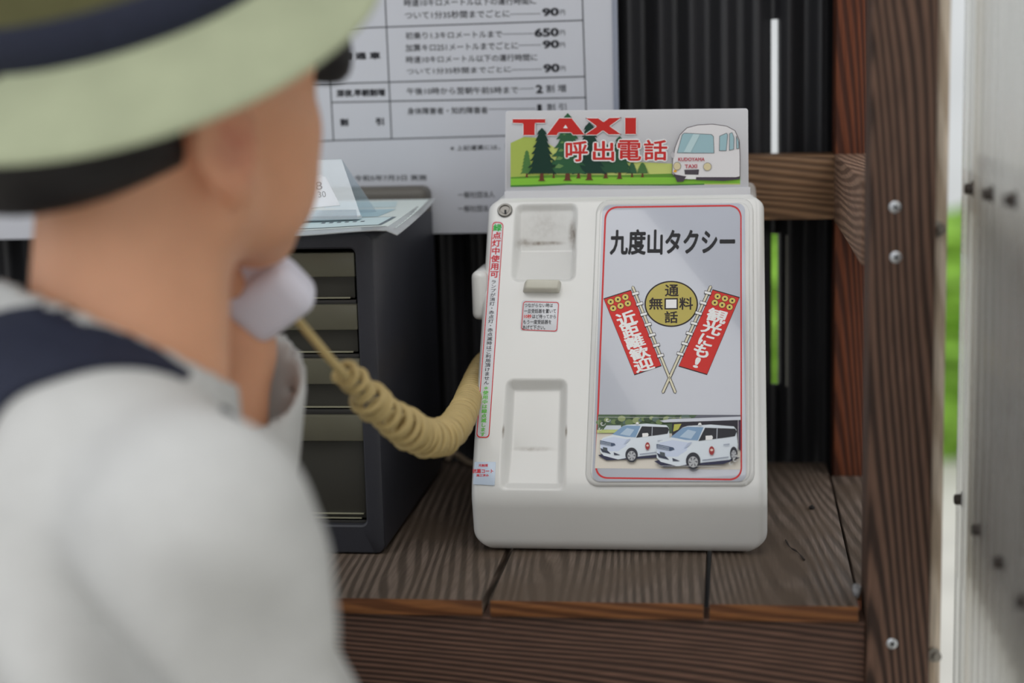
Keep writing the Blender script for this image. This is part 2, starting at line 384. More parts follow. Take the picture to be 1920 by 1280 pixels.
# bits lying on the shelf
o = tube('twig', spline([onz(1473, 1012, ZS+.0012), onz(1482, 1026, ZS+.003), onz(1495, 1034, ZS+.0014), onz(1508, 1049, ZS+.0012)], 5), [.0006+.0003*math.sin(i) for i in range(16)], mat('dark_twig', rgb(45, 36, 30), .8), n=6)
tag(o, 'thin dark bent twig lying on the shelf beside the telephone', 'twig')
bm = bmesh.new(); bmesh.ops.create_icosphere(bm, subdivisions=2, radius=1)
cc = onz(1522, 954, ZS)
for v in bm.verts: v.co = Vector(cc+np.array([v.co.x*.0028*(1+.3*math.sin(9*v.co.y)), v.co.y*.0035, .0016+v.co.z*.0019*(1+.3*math.sin(7*v.co.x))]))
o = bmobj('dead_leaf_crumb', bm, mat('crumb', rgb(30, 26, 24), .9), smooth=True); tag(o, 'small dark crumb on the shelf plank near the corner post', 'crumb')
bm = bmesh.new(); bmesh.ops.create_icosphere(bm, subdivisions=2, radius=1); cc = onz(1606, 1116, ZS)
for v in bm.verts: v.co = Vector(cc+np.array([v.co.x*.0035*(1+.3*math.sin(6*v.co.z)), v.co.y*.006, .0045+v.co.z*.0055*(1+.25*math.sin(8*v.co.x+5*v.co.y))]))
o = bmobj('lint_clump', bm, mat('lint', rgb(150, 150, 152), .95, noise=.3, nscale=300), smooth=True); tag(o, 'pale grey lint clump caught between shelf edge and front post', 'lint')

# ------------------------------------------------------------------ outdoors seen through the slit and the clear sheet
M_BWALL = mat('pale_render', rgb(225, 228, 232), .9, noise=.05, nscale=1)
bld = thing('house', 'pale house beyond the hedge, seen through the gap beside the post', 'house', (3, 14, 0))
box('wall', (-8, 13, 0), (14, 18, 4.2), M_BWALL, bld, bev=.02)
box('roof', (-8.5, 12.5, 4.2), (14.5, 18.5, 4.5), mat('tile_roof', rgb(90, 92, 98), .7), bld, bev=.03)
for x in (-6, -3.6, -1.9, 3.6, 6, 8.4):
    box('window', (x, 12.96, 1.0), (x+1.6, 13.04, 2.2), mat('far_glass', rgb(70, 80, 90), .15), bld, bev=.01)
def hedge(name, lo, hi, label, seed, col):
    bm = bmesh.new(); bmesh.ops.create_cube(bm, size=1); bmesh.ops.subdivide_edges(bm, edges=bm.edges[:], cuts=26, use_grid_fill=True)
    r = np.random.default_rng(seed)
    for v in bm.verts:
        p = np.array(v.co); q = np.array(lo)+(p+.5)*(np.array(hi)-np.array(lo))
        if v.co.z > -.49: q += r.normal(size=3)*.05
        v.co = Vector(q)
    o = bmobj(name, bm, mat('leaf_'+name+str(seed), col, .7, noise=.5, nscale=22)); tag(o, label, 'hedge'); return o
hedge('hedge', (-2.5, 4.6, -.02), (5.5, 5.6, .80), 'bright green hedge outside behind the dark corrugated wall', 1, rgb(120, 165, 50))

# ------------------------------------------------------------------ telephone
M_PH = mat('white_plastic', (.80, .80, .785, 1), .22, .5, noise=.02, nscale=8, coat=.25)
TL = math.radians(33)
B0 = np.array([-.335, ZS+.0555+.0]); 
fdir = np.array([math.sin(TL), math.cos(TL)])             # up the face, (y, z)
B0 = np.array([-.335, ony(1157, 925, -.335)[2]])
LF = .279
T0 = B0+fdir*LF
FN = np.array([0, -math.cos(TL), math.sin(TL)])           # face normal
FP = Plane((0, B0[0], B0[1]), FN)
X0 = (FP.hit(876.5, 915)[0]+FP.hit(918, 400)[0])/2; X1 = (FP.hit(1436.5, 915)[0]+FP.hit(1435.5, 400)[0])/2
W = X1-X0; XC = (X0+X1)/2
ph = thing('telephone', 'white desk telephone with an empty handset cradle and a taxi advertisement card', 'telephone', (XC, -.21, ZS))
def uv(px, py): p = FP.hit(px, py); return p[0]-XC, np.dot(np.array([p[1], p[2]])-B0, fdir)
# profile in (y, z): top back -> face -> rounded chin -> bottom back
def fillet(pts, rad, seg):
    out = [np.array(pts[0])]
    for i in range(1, len(pts)-1):
        p, a, b = (np.array(pts[i]), np.array(pts[i-1]), np.array(pts[i+1])); d1 = (a-p)/np.linalg.norm(a-p); d2 = (b-p)/np.linalg.norm(b-p)
        th = math.acos(np.clip(np.dot(d1, d2), -1, 1)); t = rad[i-1]/math.tan(th/2); cen = p+(d1+d2)/np.linalg.norm(d1+d2)*rad[i-1]/math.sin(th/2)
        s, e = p+d1*t, p+d2*t; a0 = math.atan2(*(s-cen)[::-1]); a1 = math.atan2(*(e-cen)[::-1]); da = (a1-a0+math.pi) % (2*math.pi)-math.pi
        out += [cen+rad[i-1]*np.array([math.cos(a0+da*k), math.sin(a0+da*k)]) for k in np.linspace(0, 1, seg[i-1])]
    out.append(np.array(pts[-1])); return out
YB = -.085
zbt = ZS+.0005
prof = fillet([(YB, T0[1]+.004), (T0[0], T0[1]+.0), (B0[0], B0[1]), (B0[0]+.012, zbt), (YB, zbt)], [.010, .035, .014], [10, 14, 8])
# resample evenly at 1.05 mm on the front, coarse on top and bottom
pp = [prof[0]]
for a, b in zip(prof[:-1], prof[1:]):
    L_ = np.linalg.norm(b-a); back = max(a[0], b[0]) > -.16 and (abs(b[1]-a[1]) < .02)
    n = max(1, int(L_/(.03 if back else .00105)))
    for k in range(1, n+1): pp.append(a+(b-a)*k/n)
pp = np.array(pp); tg = np.gradient(pp, axis=0); tg /= np.linalg.norm(tg, axis=1)[:, None]
nm = np.stack([tg[:, 1], -tg[:, 0]], 1)                    # outward normal
if np.dot(nm[len(nm)//2], [-1, 0]) < 0: nm = -nm
# recesses
def sstep(a, b, x): t = np.clip((x-a)/(b-a), 0, 1); return t*t*(3-2*t)
def rbox(u, v, u0, u1, v0, v1, r):
    qx = np.abs(u-(u0+u1)/2)-(u1-u0)/2+r; qy = np.abs(v-(v0+v1)/2)-(v1-v0)/2+r
    return np.minimum(np.maximum(qx, qy), 0)+np.hypot(np.maximum(qx, 0), np.maximum(qy, 0))-r
uA0, vA1 = uv(968, 384); uA1, _ = uv(1081, 384); uA0b, vA0 = uv(960, 526); uA1b, _ = uv(1076, 526); _, vAm = uv(1020, 456)
uB0, vB1 = uv(950, 712); uB1, _ = uv(1062, 712); uB0b, vB0 = uv(938, 912); uB1b, _ = uv(1058, 912); _, vBm = uv(1000, 838)
def depth(u, v):
    ka = (v-vA0)/(vA1-vA0); ua0 = uA0b+(uA0-uA0b)*ka; ua1 = uA1b+(uA1-uA1b)*ka
    uu = (u-ua0)/(ua1-ua0)*(uA1-uA0)
    d = rbox(uu, v, 0, uA1-uA0, vA0, vA1, .006)
    prof_a = np.interp(v, [vA0, vA0+.004, vAm, vA1], [.004, .006, .0165, .0045])
    da = sstep(.0015, -.0042, d)*prof_a
    kb = (v-vB0)/(vB1-vB0); ub0 = uB0b+(uB0-uB0b)*kb; ub1 = uB1b+(uB1-uB1b)*kb
    uu = (u-ub0)/(ub1-ub0)*(uB1-uB0)
    d = rbox(uu, v, 0, uB1-uB0, vB0-.004, vB1, .006)
    prof_b = np.interp(v, [vB0-.003, vB0+.004, vBm, vB1-.008, vB1], [.000, .0045, .011, .0095, .009])
    db = sstep(.0012, -.0065, d)*prof_b
    return da+db
r_e = .0075
th = np.linspace(0, math.pi/2, 8)
us = list(-W/2+r_e*(1-np.sin(th[::-1]))); ins = list(r_e*(1-np.cos(th[::-1])))
un = np.arange(-W/2+r_e+.0011, W/2-r_e-.0005, .00105)
us += list(un); ins += [0]*len(un)
us += list(W/2-r_e*(1-np.sin(th))); ins += list(r_e*(1-np.cos(th)))
us, ins = np.array(us), np.array(ins)
vv = (pp-B0) @ fdir
V = np.zeros((len(pp), len(us), 3))
onface = (nm @ np.array([-math.cos(TL), math.sin(TL)])) > .95
for i in range(len(pp)):
    off = ins.copy()
    if onface[i]: off = off+depth(us, np.full(len(us), vv[i]))
    hb, ht = pp[i][1]-zbt, T0[1]-pp[i][1]; dxc = 0.
    if hb < .018: dxc = .018-math.sqrt(max(0, .018**2-(.018-max(hb, 0))**2))
    elif ht < .009: dxc = .009-math.sqrt(max(0, .009**2-(.009-max(ht, .0005))**2))
    xs_ = us-np.sign(us)*dxc*np.clip((np.abs(us)-(W/2-.035))/.035, 0, 1)
    V[i, :, 0] = XC+xs_; V[i, :, 1] = pp[i][0]-nm[i][0]*off; V[i, :, 2] = np.maximum(pp[i][1]-nm[i][1]*off, zbt)
nT, nS = V.shape[:2]
idx = np.arange(nT*nS).reshape(nT, nS)
Q = np.stack([idx[:-1, :-1], idx[1:, :-1], idx[1:, 1:], idx[:-1, 1:]], -1).reshape(-1, 4).tolist()
for j in range(nS-1): Q.append([idx[-1, j], idx[0, j], idx[0, j+1], idx[-1, j+1]])
Q.append(idx[:, 0][::-1].tolist()); Q.append(idx[:, -1].tolist())
body = obj('body', V.reshape(-1, 3), Q, M_PH, ph, smooth=True, sharp=50)
# dirt in the earpiece well: a stain with its own shape, mixed into the plastic
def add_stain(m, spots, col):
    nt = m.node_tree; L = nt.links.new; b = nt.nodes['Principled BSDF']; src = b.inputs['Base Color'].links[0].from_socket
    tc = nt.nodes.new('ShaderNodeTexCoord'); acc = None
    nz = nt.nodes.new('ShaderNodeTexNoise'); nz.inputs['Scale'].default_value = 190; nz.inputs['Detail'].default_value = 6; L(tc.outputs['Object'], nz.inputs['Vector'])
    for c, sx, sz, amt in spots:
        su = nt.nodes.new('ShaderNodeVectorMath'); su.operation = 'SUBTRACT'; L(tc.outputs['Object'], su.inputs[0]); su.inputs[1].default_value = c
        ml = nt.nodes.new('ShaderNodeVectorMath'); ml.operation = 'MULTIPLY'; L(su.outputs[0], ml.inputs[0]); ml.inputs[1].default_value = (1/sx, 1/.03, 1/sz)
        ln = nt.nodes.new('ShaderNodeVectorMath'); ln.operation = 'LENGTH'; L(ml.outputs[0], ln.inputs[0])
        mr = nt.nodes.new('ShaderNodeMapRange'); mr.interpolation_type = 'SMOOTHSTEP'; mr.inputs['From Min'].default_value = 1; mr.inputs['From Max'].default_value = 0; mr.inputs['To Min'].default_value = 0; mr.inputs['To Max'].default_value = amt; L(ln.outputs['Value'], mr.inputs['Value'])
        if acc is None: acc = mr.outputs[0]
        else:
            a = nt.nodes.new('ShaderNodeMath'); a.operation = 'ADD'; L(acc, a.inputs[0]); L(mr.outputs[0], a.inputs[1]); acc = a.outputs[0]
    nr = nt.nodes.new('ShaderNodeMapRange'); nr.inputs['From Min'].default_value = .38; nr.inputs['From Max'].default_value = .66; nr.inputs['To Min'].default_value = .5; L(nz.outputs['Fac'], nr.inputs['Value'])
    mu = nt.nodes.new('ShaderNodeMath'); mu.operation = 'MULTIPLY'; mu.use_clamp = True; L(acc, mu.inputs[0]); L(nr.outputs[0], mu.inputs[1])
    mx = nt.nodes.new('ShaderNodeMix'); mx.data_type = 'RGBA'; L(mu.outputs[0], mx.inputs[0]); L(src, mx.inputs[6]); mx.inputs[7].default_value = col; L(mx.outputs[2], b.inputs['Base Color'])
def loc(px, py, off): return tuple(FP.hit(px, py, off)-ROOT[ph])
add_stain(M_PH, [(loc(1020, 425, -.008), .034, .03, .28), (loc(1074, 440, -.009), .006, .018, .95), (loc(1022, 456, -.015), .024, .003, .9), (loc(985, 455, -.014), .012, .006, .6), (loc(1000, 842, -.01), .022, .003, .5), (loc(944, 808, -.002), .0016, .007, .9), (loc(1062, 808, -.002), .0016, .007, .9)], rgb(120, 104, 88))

def slab(name, outline_px, plane, o0, o1, m, parent, bev=.001, smooth=True):
    """a plate with thickness whose outline lies on a plane"""
    a = [plane.hit(x, y, o0) for x, y in outline_px]; n = len(a)
    # same outline moved along the normal
    b = [p+plane.n*(o1-o0) for p in a]; c = np.mean(b, 0)
    b1 = [p-plane.n*bev for p in b]; b2 = [p+(c-p)/np.linalg.norm(c-p)*bev*1.2 for p in b]
    Vv = a+b1+b2; Fc = []
    for s in (0, n):
        for i in range(n): j = (i+1) % n; Fc.append([s+i, s+j, s+n+j, s+n+i])
    Fc.append([2*n+i for i in range(n)]); Fc.append([i for i in range(n)][::-1])
    V_ = np.array(Vv); f0 = V_[Fc[-2]]; nn = np.cross(f0[1]-f0[0], f0[2]-f0[0])
    nn = sum((np.cross(f0[i]-f0[0], f0[(i+1) % n]-f0[0]) for i in range(n)))
    if np.dot(nn, plane.n) < 0: Fc = [f[::-1] for f in Fc]
    return obj(name, V_, Fc, m, parent, smooth=smooth, sharp=50)
slab('panel_frame', rquad([(1119, 377), (1413, 373), (1415, 913), (1097, 913)], 24, 10), FP, -.002, .0026, M_PH, ph, bev=.0022)
slab('panel_frame', rquad([(1126, 384), (1405, 381), (1406, 905), (1107, 906)], 18, 10), FP, .001, .0036, M_PH, ph, bev=.0009)
OFC = .0036
M_CARD = mat('card_paper', rgb(206, 210, 222, .92), .18, .5, coat=.4)
card = slab('card', rquad([(1130, 384.5), (1397, 381.5), (1399, 903), (1110, 903)], 14, 8), FP, OFC-.0005, OFC+.0004, M_CARD, ph, bev=.0002)
card['label'] = 'glossy white advertisement card with a red border'
RED, BLK, WHT = flat(192, 38, 40), flat(20, 20, 26), flat(222, 224, 230)
def ring(plane, off, outer, inner, name, m, parent):
    a = [plane.hit(x, y, off) for x, y in outer]; b = [plane.hit(x, y, off) for x, y in inner]; n = len(a)
    return obj(name, a+b, [[i, n+i, n+(i+1) % n, (i+1) % n] for i in range(n)], m, parent)
OF = OFC+.0004
bo = [(1134, 387), (1390.5, 383.5), (1391.5, 900.5), (1115, 897)]; bi = [(1137.2, 390), (1388, 386.6), (1388.6, 897.2), (1118.2, 894)]
ring(FP, OF+.00012, rquad(bo, 22, 10), rquad(bi, 20, 10), 'red_border', RED, card)
Print(FP, OF+.00012).text('九度山タクシー', [(1144, 430), (1379, 428), (1378, 477), (1143, 478)], .034).build('lettering', BLK, card)
# coin
c2 = lambda x, y: (1100+x/4., 380+y/4.)
OCH = flat(176, 162, 84)
DK = flat(34, 22, 24)
Print(FP, OF+.00010).poly(ell(1258.6, 569.5, 50.3, 43.2, 64)).build('coin_outline', DK, card)
Print(FP, OF+.0002).poly(ell(1258.6, 569.5, 47.5, 40.6, 64)).build('coin_disc', OCH, card)
Print(FP, OF+.0003).poly([c2(584, 716), c2(684, 714), c2(684, 799), c2(583, 800)]).build('coin_hole_outline', DK, card)
Print(FP, OF+.0004).poly([c2(595, 726), c2(674, 725), c2(674, 789), c2(594, 790)]).build('coin_hole', WHT, card)
for ch, x0, y0, x1, y1 in (('通', 587, 612, 690, 702), ('無', 467, 710, 572, 802), ('料', 694, 708, 798, 802), ('話', 584, 812, 684, 902)):
    Print(FP, OF+.0003).text(ch, [c2(x0, y0), c2(x1, y0), c2(x1, y1), c2(x0, y1)], .02).build('lettering', DK, card)
# banners
def banner(quad, coins, text, pole, sgn):
    q = [c2(*p) for p in quad]; cen = np.mean(q, 0); 
    Print(FP, OF+.00012).poly([cen+(np.array(p)-cen)*1.012 for p in q]).build('banner_outline', DK, card)
    Print(FP, OF+.0002).poly([cen+(np.array(p)-cen)*.988 for p in q]).build('banner', flat(196, 38, 32), card)
    a, b, c = Print(FP, OF+.0003), Print(FP, OF+.0004), Print(FP, OF+.0005)
    for x, y in coins:
        X, Y = c2(x, y); a.poly(ell(X, Y, 6.6, 6.2, 20)); b.poly(ell(X, Y, 5.9, 5.5, 20)); c.poly([(X-1.5, Y-1.9), (X+1.9, Y-1.5), (X+1.5, Y+1.9), (X-1.9, Y+1.5)])
    a.build('coin_emblem', DK, card); b.build('coin_emblem', flat(206, 184, 96), card); c.build('coin_emblem', DK, card)
    for ch, cx, cy, w, h in text:
        ang = math.radians(-15.0 if sgn < 0 else 15.0); ex = np.array([math.cos(ang), math.sin(ang)]); sh = math.radians(-22 if sgn < 0 else 22)
        ey = np.array([math.sin(-sh), math.cos(sh)])
        p = lambda s, t_: np.array(c2(cx, cy))+ex*s*w/8.+ey*t_*h/8.
        Print(FP, OF+.0003).text(ch, [p(-1, -1), p(1, -1), p(1, 1), p(-1, 1)], .032).build('lettering', flat(236, 234, 232), card)
    (x0, y0), (x1, y1) = [np.array(c2(*p)) for p in pole]
    d = np.array([x1-x0, y1-y0]); d /= np.linalg.norm(d); n = np.array([-d[1], d[0]])
    def bar(w): return [np.array([x0, y0])-n*w-d*0, np.array([x0, y0])-d*w*.9, np.array([x0, y0])+n*w, np.array([x1, y1])+n*w, np.array([x1, y1])+d*w*.9, np.array([x1, y1])-n*w]
    Print(FP, OF+.0006).poly(bar(3.0)).build('banner_pole', DK, card)
    Print(FP, OF+.0007).poly(bar(1.9)).build('banner_pole', flat(206, 200, 176), card)
    o_, i_ = Print(FP, OF+.0008), Print(FP, OF+.0009)
    for k in range(7):
        s = np.array(c2(*pole[0]))+d*(13+20.9*k); e1, e2 = s-sgn*0, s
        L1 = np.array([math.cos(math.radians(15*sgn)), math.sin(math.radians(15*sgn))])
        for prn, wx, hh in ((o_, 6.8, 3.1), (i_, 6.0, 2.2)):
            nn = np.array([-L1[1], L1[0]])
            prn.poly([s-L1*wx-nn*hh, s+L1*wx-nn*hh, s+L1*wx+nn*hh, s-L1*wx+nn*hh])
    o_.build('pole_loop', DK, card); i_.build('pole_loop', flat(226, 226, 224), card)
banner([(128, 720), (332, 655), (560, 1222), (358, 1290)],
       [(180, 742), (234, 724), (290, 707), (199, 791), (254, 773), (309, 755)],
       [('近', 298, 868, 150, 108), ('距', 328, 958, 135, 100), ('離', 362, 1043, 145, 92), ('歓', 396, 1128, 150, 92), ('迎', 428, 1214, 150, 100)],
       [(346, 632), (664, 1420)], -1)
banner([(945, 652), (1146, 710), (903, 1288), (690, 1225)],
       [(982, 702), (1037, 718), (1092, 734), (961, 749), (1016, 766), (1072, 782)],
       [('観', 978, 848, 155, 105), ('光', 940, 938, 150, 100), ('に', 898, 1030, 110, 90), ('も', 862, 1110, 120, 100), ('!', 828, 1198, 40, 84)],
       [(930, 628), (572, 1420)], 1)
# printed photograph of two taxis
c3 = lambda p: (1100+p[0]*350/1792., 680+p[1]*350/1792.)
_layer = [0]
def pic(pts, col, name='photo_print', par=None, step=True):
    _layer[0] += 1
    return Print(FP, OF+.00012+.00005*_layer[0]).poly([c3(p) for p in pts]).build(name, flat(*col), par or card)
pic([(108, 496), (1478, 500), (1476, 1024), (78, 1012)], (206, 200, 190), 'photo_background')
pic([(108, 496), (1478, 500), (1478, 640), (830, 680), (430, 640), (98, 670)], (70, 92, 66), 'photo_trees')
for k in range(26):
    x = 120+k*36; y = 520+RNG.uniform(-15, 55); r = RNG.uniform(14, 34)
    pic([(x+r*math.cos(t)*1.3, max(498, y+r*math.sin(t))) for t in np.linspace(0, 6.28, 9)[:-1]], [(104, 124, 78), (52, 72, 50), (138, 150, 104), (84, 104, 96)][k % 4], 'photo_trees')
pic([(190, 600), (330, 600), (330, 640), (160, 640)], (190, 198, 206), 'photo_trees')
pic([(100, 642), (300, 640), (290, 672), (98, 672)], (180, 190, 120), 'photo_trees')
pic([(1060, 500), (1478, 500), (1478, 560), (1000, 560)], (92, 94, 106), 'photo_roof')
pic([(700, 555), (800, 540), (1478, 515), (1478, 548), (740, 572)], (196, 200, 210), 'photo_roof')
pic([(820, 572), (1478, 548), (1478, 640), (1440, 850), (820, 700)], (34, 32, 44), 'photo_shade')
pic([(840, 590), (910, 585), (880, 640), (830, 660)], (176, 176, 80), 'photo_shade')
pic([(1448, 560), (1478, 560), (1478, 840), (1455, 830)], (70, 46, 74), 'photo_shade')
def van(ox, oy, s, near):
    q = lambda L: [(ox+x*s, oy+y*s) for x, y in L]
    pic(q([(-25, 345), (60, 320), (740, 300), (800, 310), (640, 372), (70, 402)]), (36, 38, 66), 'van_shadow')
    pic(q([(0, 190), (30, 150), (130, 120), (250, 20), (300, 5), (520, -8), (740, 10), (765, 40), (778, 180), (768, 290), (700, 330), (310, 372), (200, 392), (40, 350), (0, 310)]), (206, 214, 228), 'van_body')
    pic(q([(0, 215), (30, 165), (150, 140), (300, 165), (290, 240), (200, 300), (20, 300)]), (190, 200, 220), 'van_front')
    pic(q([(250, 22), (300, 12), (450, 18), (395, 145), (280, 140), (135, 112)]), (120, 150, 182), 'van_windscreen')
    pic(q([(300, 40), (380, 60), (330, 130), (220, 110)]), (166, 186, 206), 'van_windscreen')
    pic(q([(465, 22), (755, 32), (768, 60), (752, 104), (660, 118), (400, 150)]), (32, 34, 42), 'van_side_window')
    pic(q([(578, 30), (584, 30), (580, 128), (574, 128)]), (190, 196, 206), 'van_pillar')
    pic(q([(470, 100), (530, 96), (540, 112), (532, 138), (470, 142)]), (226, 230, 236), 'van_mirror')
    pic(q([(-2, 178), (160, 212), (172, 232), (130, 246), (0, 222)]), (58, 74, 100), 'van_grille')
    for y in (190, 204, 216): pic(q([(5, y), (120, y+22), (120, y+27), (5, y+5)]), (176, 186, 202), 'van_grille')
    pic(q([(0, 264), (90, 300), (120, 330), (20, 306)]), (44, 50, 70), 'van_bumper')
    pic(q([(30, 252), (78, 262), (82, 300), (32, 288)]), (70, 78, 84), 'van_plate')
    pic(q([(150, 312), (225, 342), (155, 342)]), (48, 52, 72), 'van_bumper')
    pic(q([(300, 168), (340, 160), (300, 205), (260, 222)]), (168, 178, 200), 'van_headlamp')
    for cx, cy, rx, ry in ((350, 345, 66, 76), (740, 275, 34, 62)):
        pic(q(ell(cx, cy-4, rx*1.05, ry*1.08, 24)), (38, 40, 50), 'van_wheel'); pic(q(ell(cx, cy+6, rx*.70, ry*.70, 20)), (170, 172, 176), 'van_wheel')
        for k in range(6):
            a = k*1.047; pic(q([(cx+rx*.2*math.cos(a-.5), cy+6+ry*.2*math.sin(a-.5)), (cx+rx*.62*math.cos(a-.18), cy+6+ry*.62*math.sin(a-.18)), (cx+rx*.62*math.cos(a+.18), cy+6+ry*.62*math.sin(a+.18))]), (70, 72, 80), 'van_wheel')
    pic(q([(440, 330), (690, 300), (690, 308), (440, 340)]), (120, 128, 146), 'van_sill')
    pic(q(ell(528, 242, 26, 42, 18)), (150, 42, 44), 'door_emblem'); pic(q(ell(528, 236, 15, 12, 12)), (214, 190, 180), 'door_emblem')
    pic(q([(640, 182), (700, 174), (700, 186), (640, 192)]), (150, 156, 172), 'van_handle')
    pic(q([(395, -4), (405, -24), (425, -24), (432, -4)]), (222, 224, 226), 'roof_lamp')
_vb = []
van(130, 590, .86, False)
van(672, 600, 1.0, True)
L3 = Print(FP, OF+.00012+.00005*(_layer[0]+1))
L3.line([c3((112, 520)), c3((1000, 528))], .5); L3.line([c3((112, 520)), c3((112, 1000))], .4); L3.line([c3((690, 988)), c3((1290, 994))], .6); L3.line([c3((1455, 545)), c3((1455, 900))], .7)
for cx, cy, s in ((150, 580, 1), (200, 545, .9), (128, 630, .7), (1420, 925, 1), (1380, 960, .8), (1446, 890, .7)):
    for k in range(2):
        pts = [(cx+s*(30-11*t-9*k)*math.cos(2.2*t+k), cy+s*(30-11*t-9*k)*math.sin(2.2*t+k)) for t in np.linspace(0, 2.4, 14)]
        L3.line([c3(p) for p in pts], .75)
L3.build('photo_scrollwork', flat(206, 208, 208), card)

# stickers
M_STK = mat('sticker_paper', rgb(214, 216, 222, 1.15), .3, .4)
def sticker(q, r, border=None):
    s = slab('sticker', rquad(q, r, 6), FP, -.0004, .0004, M_STK, ph, bev=.0001)
    return s
q = [(923, 414), (945, 416), (918, 822), (892, 821)]
st = sticker(q, 7)
gi = [(925.2, 417), (942.8, 418.6), (915.8, 819), (894.6, 818)]
ring(FP, .00055, rquad([(923.6, 415), (944.4, 417), (917.4, 821), (892.8, 820)], 7), rquad(gi, 6), 'red_border', RED, st)
st['label'] = 'narrow white sticker with a red outline and a column of writing'
def column(s, p0, p1, size0, plane, off, name, m, parent, bold, squash=1.):
    pr = Print(plane, off); n = len(s); p0, p1 = np.array(p0, float), np.array(p1, float); d = (p1-p0)/n; dd = d/np.linalg.norm(d); h = np.linalg.norm(d)*.95*squash
    for i, ch in enumerate(s):
        c = p0+d*(i+.5); ex = np.array([1, .02]); w = size0
        if ch == 'ー': pr.text('ー', [c+ex*w/2-dd*h/2, c+ex*w/2+dd*h/2, c-ex*w/2+dd*h/2, c-ex*w/2-dd*h/2], bold, cell=True)
        else: pr.text(ch, [c-ex*w/2-dd*h/2, c+ex*w/2-dd*h/2, c+ex*w/2+dd*h/2, c-ex*w/2+dd*h/2], bold, cell=True)
    return pr.build(name, m, parent)
GRN = flat(40, 160, 62)
column('緑', (933.2, 419), (932.2, 434), 16.5, FP, .00055, 'lettering', GRN, st, .03)
column('点灯中使用可', (932.2, 434), (926.3, 521), 16.5, FP, .00055, 'lettering', flat(188, 34, 48), st, .03)
column('ランプが消灯・赤点灯・赤点滅時はご利用頂けません', (926, 524), (911.8, 721), 10.5, FP, .00055, 'lettering', flat(50, 50, 58), st, .012)
column('＊使用中は緑点滅します', (911.5, 723), (904.6, 818), 10.5, FP, .00055, 'lettering', flat(96, 178, 70), st, .03)
st2 = sticker([(979, 563), (1049.5, 564.5), (1046, 623), (975, 620)], 5)
ring(FP, .00055, rquad([(981, 564.6), (1048.3, 566), (1044.8, 621.5), (976.8, 618.6)], 5), rquad([(982.2, 566), (1046.8, 567.4), (1043.3, 620), (978.4, 617.3)], 4), 'red_border', RED, st2)
st2['label'] = 'small white sticker with a red outline and five lines of writing'
c4 = lambda x, y: (870+x*240/1059., 350+y*290/1280.)
for s, x0, y0, x1, y1 in (('つながらない時は', 500, 964, 736, 998), ('一旦受話器を置いて', 498, 1010, 762, 1046), ('ほど待ってから', 566, 1056, 762, 1090), ('もう一度受話器を', 490, 1100, 724, 1136), ('あげて下さい。', 485, 1146, 672, 1182)):
    Print(FP, .00055).text(s, [c4(x0, y0), c4(x1, y0), c4(x1-2, y1), c4(x0-2, y1)], .014).build('lettering', flat(44, 44, 50), st2)
Print(FP, .00055).text('10秒', [c4(497, 1055), c4(560, 1055), c4(559, 1088), c4(496, 1088)], .03).build('lettering', flat(200, 52, 44), st2)
st3 = slab('sticker', rquad([(890, 866), (930, 866), (927.5, 910), (887, 908)], 1.5, 3), FP, -.0004, .0003, mat('pale_blue_sticker', rgb(196, 210, 228, 1.15), .3), ph, bev=.0001)
st3['label'] = 'pale blue sticker with red writing'
c5 = lambda x, y: (870+x*240/991., 620+y*310/1280.)
for s, x0, y0, x1, y1, b in (('光触媒', 113, 1030, 186, 1052, .03), ('抗菌コート', 66, 1068, 228, 1102, .035), ('施工済み', 96, 1108, 192, 1128, .03)):
    Print(FP, .00045).text(s, [c5(x0, y0), c5(x1, y0), c5(x1-1, y1), c5(x0-1, y1)], b).build('lettering', flat(196, 52, 62), st3)
# lock, cradle hook, side plug
M_STEEL = mat('dark_steel', rgb(120, 118, 114), .28, .5, metal=.9)
lk = lathe('lock', FP.hit(947.5, 397, -.002), FN, [(.0068, 0), (.0068, .0034), (.0061, .0041), (.0050, .0041), (.0046, .0028), (.0036, .0028), (.0034, .0034), (.0016, .0034)], M_STEEL, ph, n=32, sharp=25)
lk['label'] = 'round dark steel key lock'
Print(Plane(FP.p+FN*.0016, FN), 0).poly([(945.6, 393), (949.6, 393), (949.6, 400.5), (945.6, 400.5)]).build('keyhole', M_SLOT, lk)
M_YEL = mat('yellowed_plastic', rgb(196, 194, 182, 1.2), .4, noise=.05)
hk = [FP.hit(x, y, o) for x, y, o in ((979, 549, -.001), (1050, 550, -.001), (1053, 528, -.001), (984, 527, -.001), (983, 541, .010), (1046, 542, .010), (1050, 524, .012), (987, 523, .012))]
bm = bmesh.new(); bv = [bm.verts.new(p) for p in hk]
for f in ((3, 2, 1, 0), (4, 5, 6, 7), (0, 1, 5, 4), (1, 2, 6, 5), (2, 3, 7, 6), (3, 0, 4, 7)): bm.faces.new([bv[i] for i in f])
bmesh.ops.recalc_face_normals(bm, faces=bm.faces[:]); bmesh.ops.bevel(bm, geom=bm.edges[:], offset=.0022, segments=3, profile=.6, affect='EDGES')
o = bmobj('cradle_hook', bm, M_YEL, ph, smooth=True, sharp=60); o['label'] = 'yellowed plastic cradle hook'
pz0, pz1 = ony(895, 590, -.2)[2], ony(895, 500, -.2)[2]
box('side_grip', (XC-W/2-.010, -.235, pz0), (XC-W/2+.004, -.17, pz1), M_PH, ph, bev=.006, seg=4)

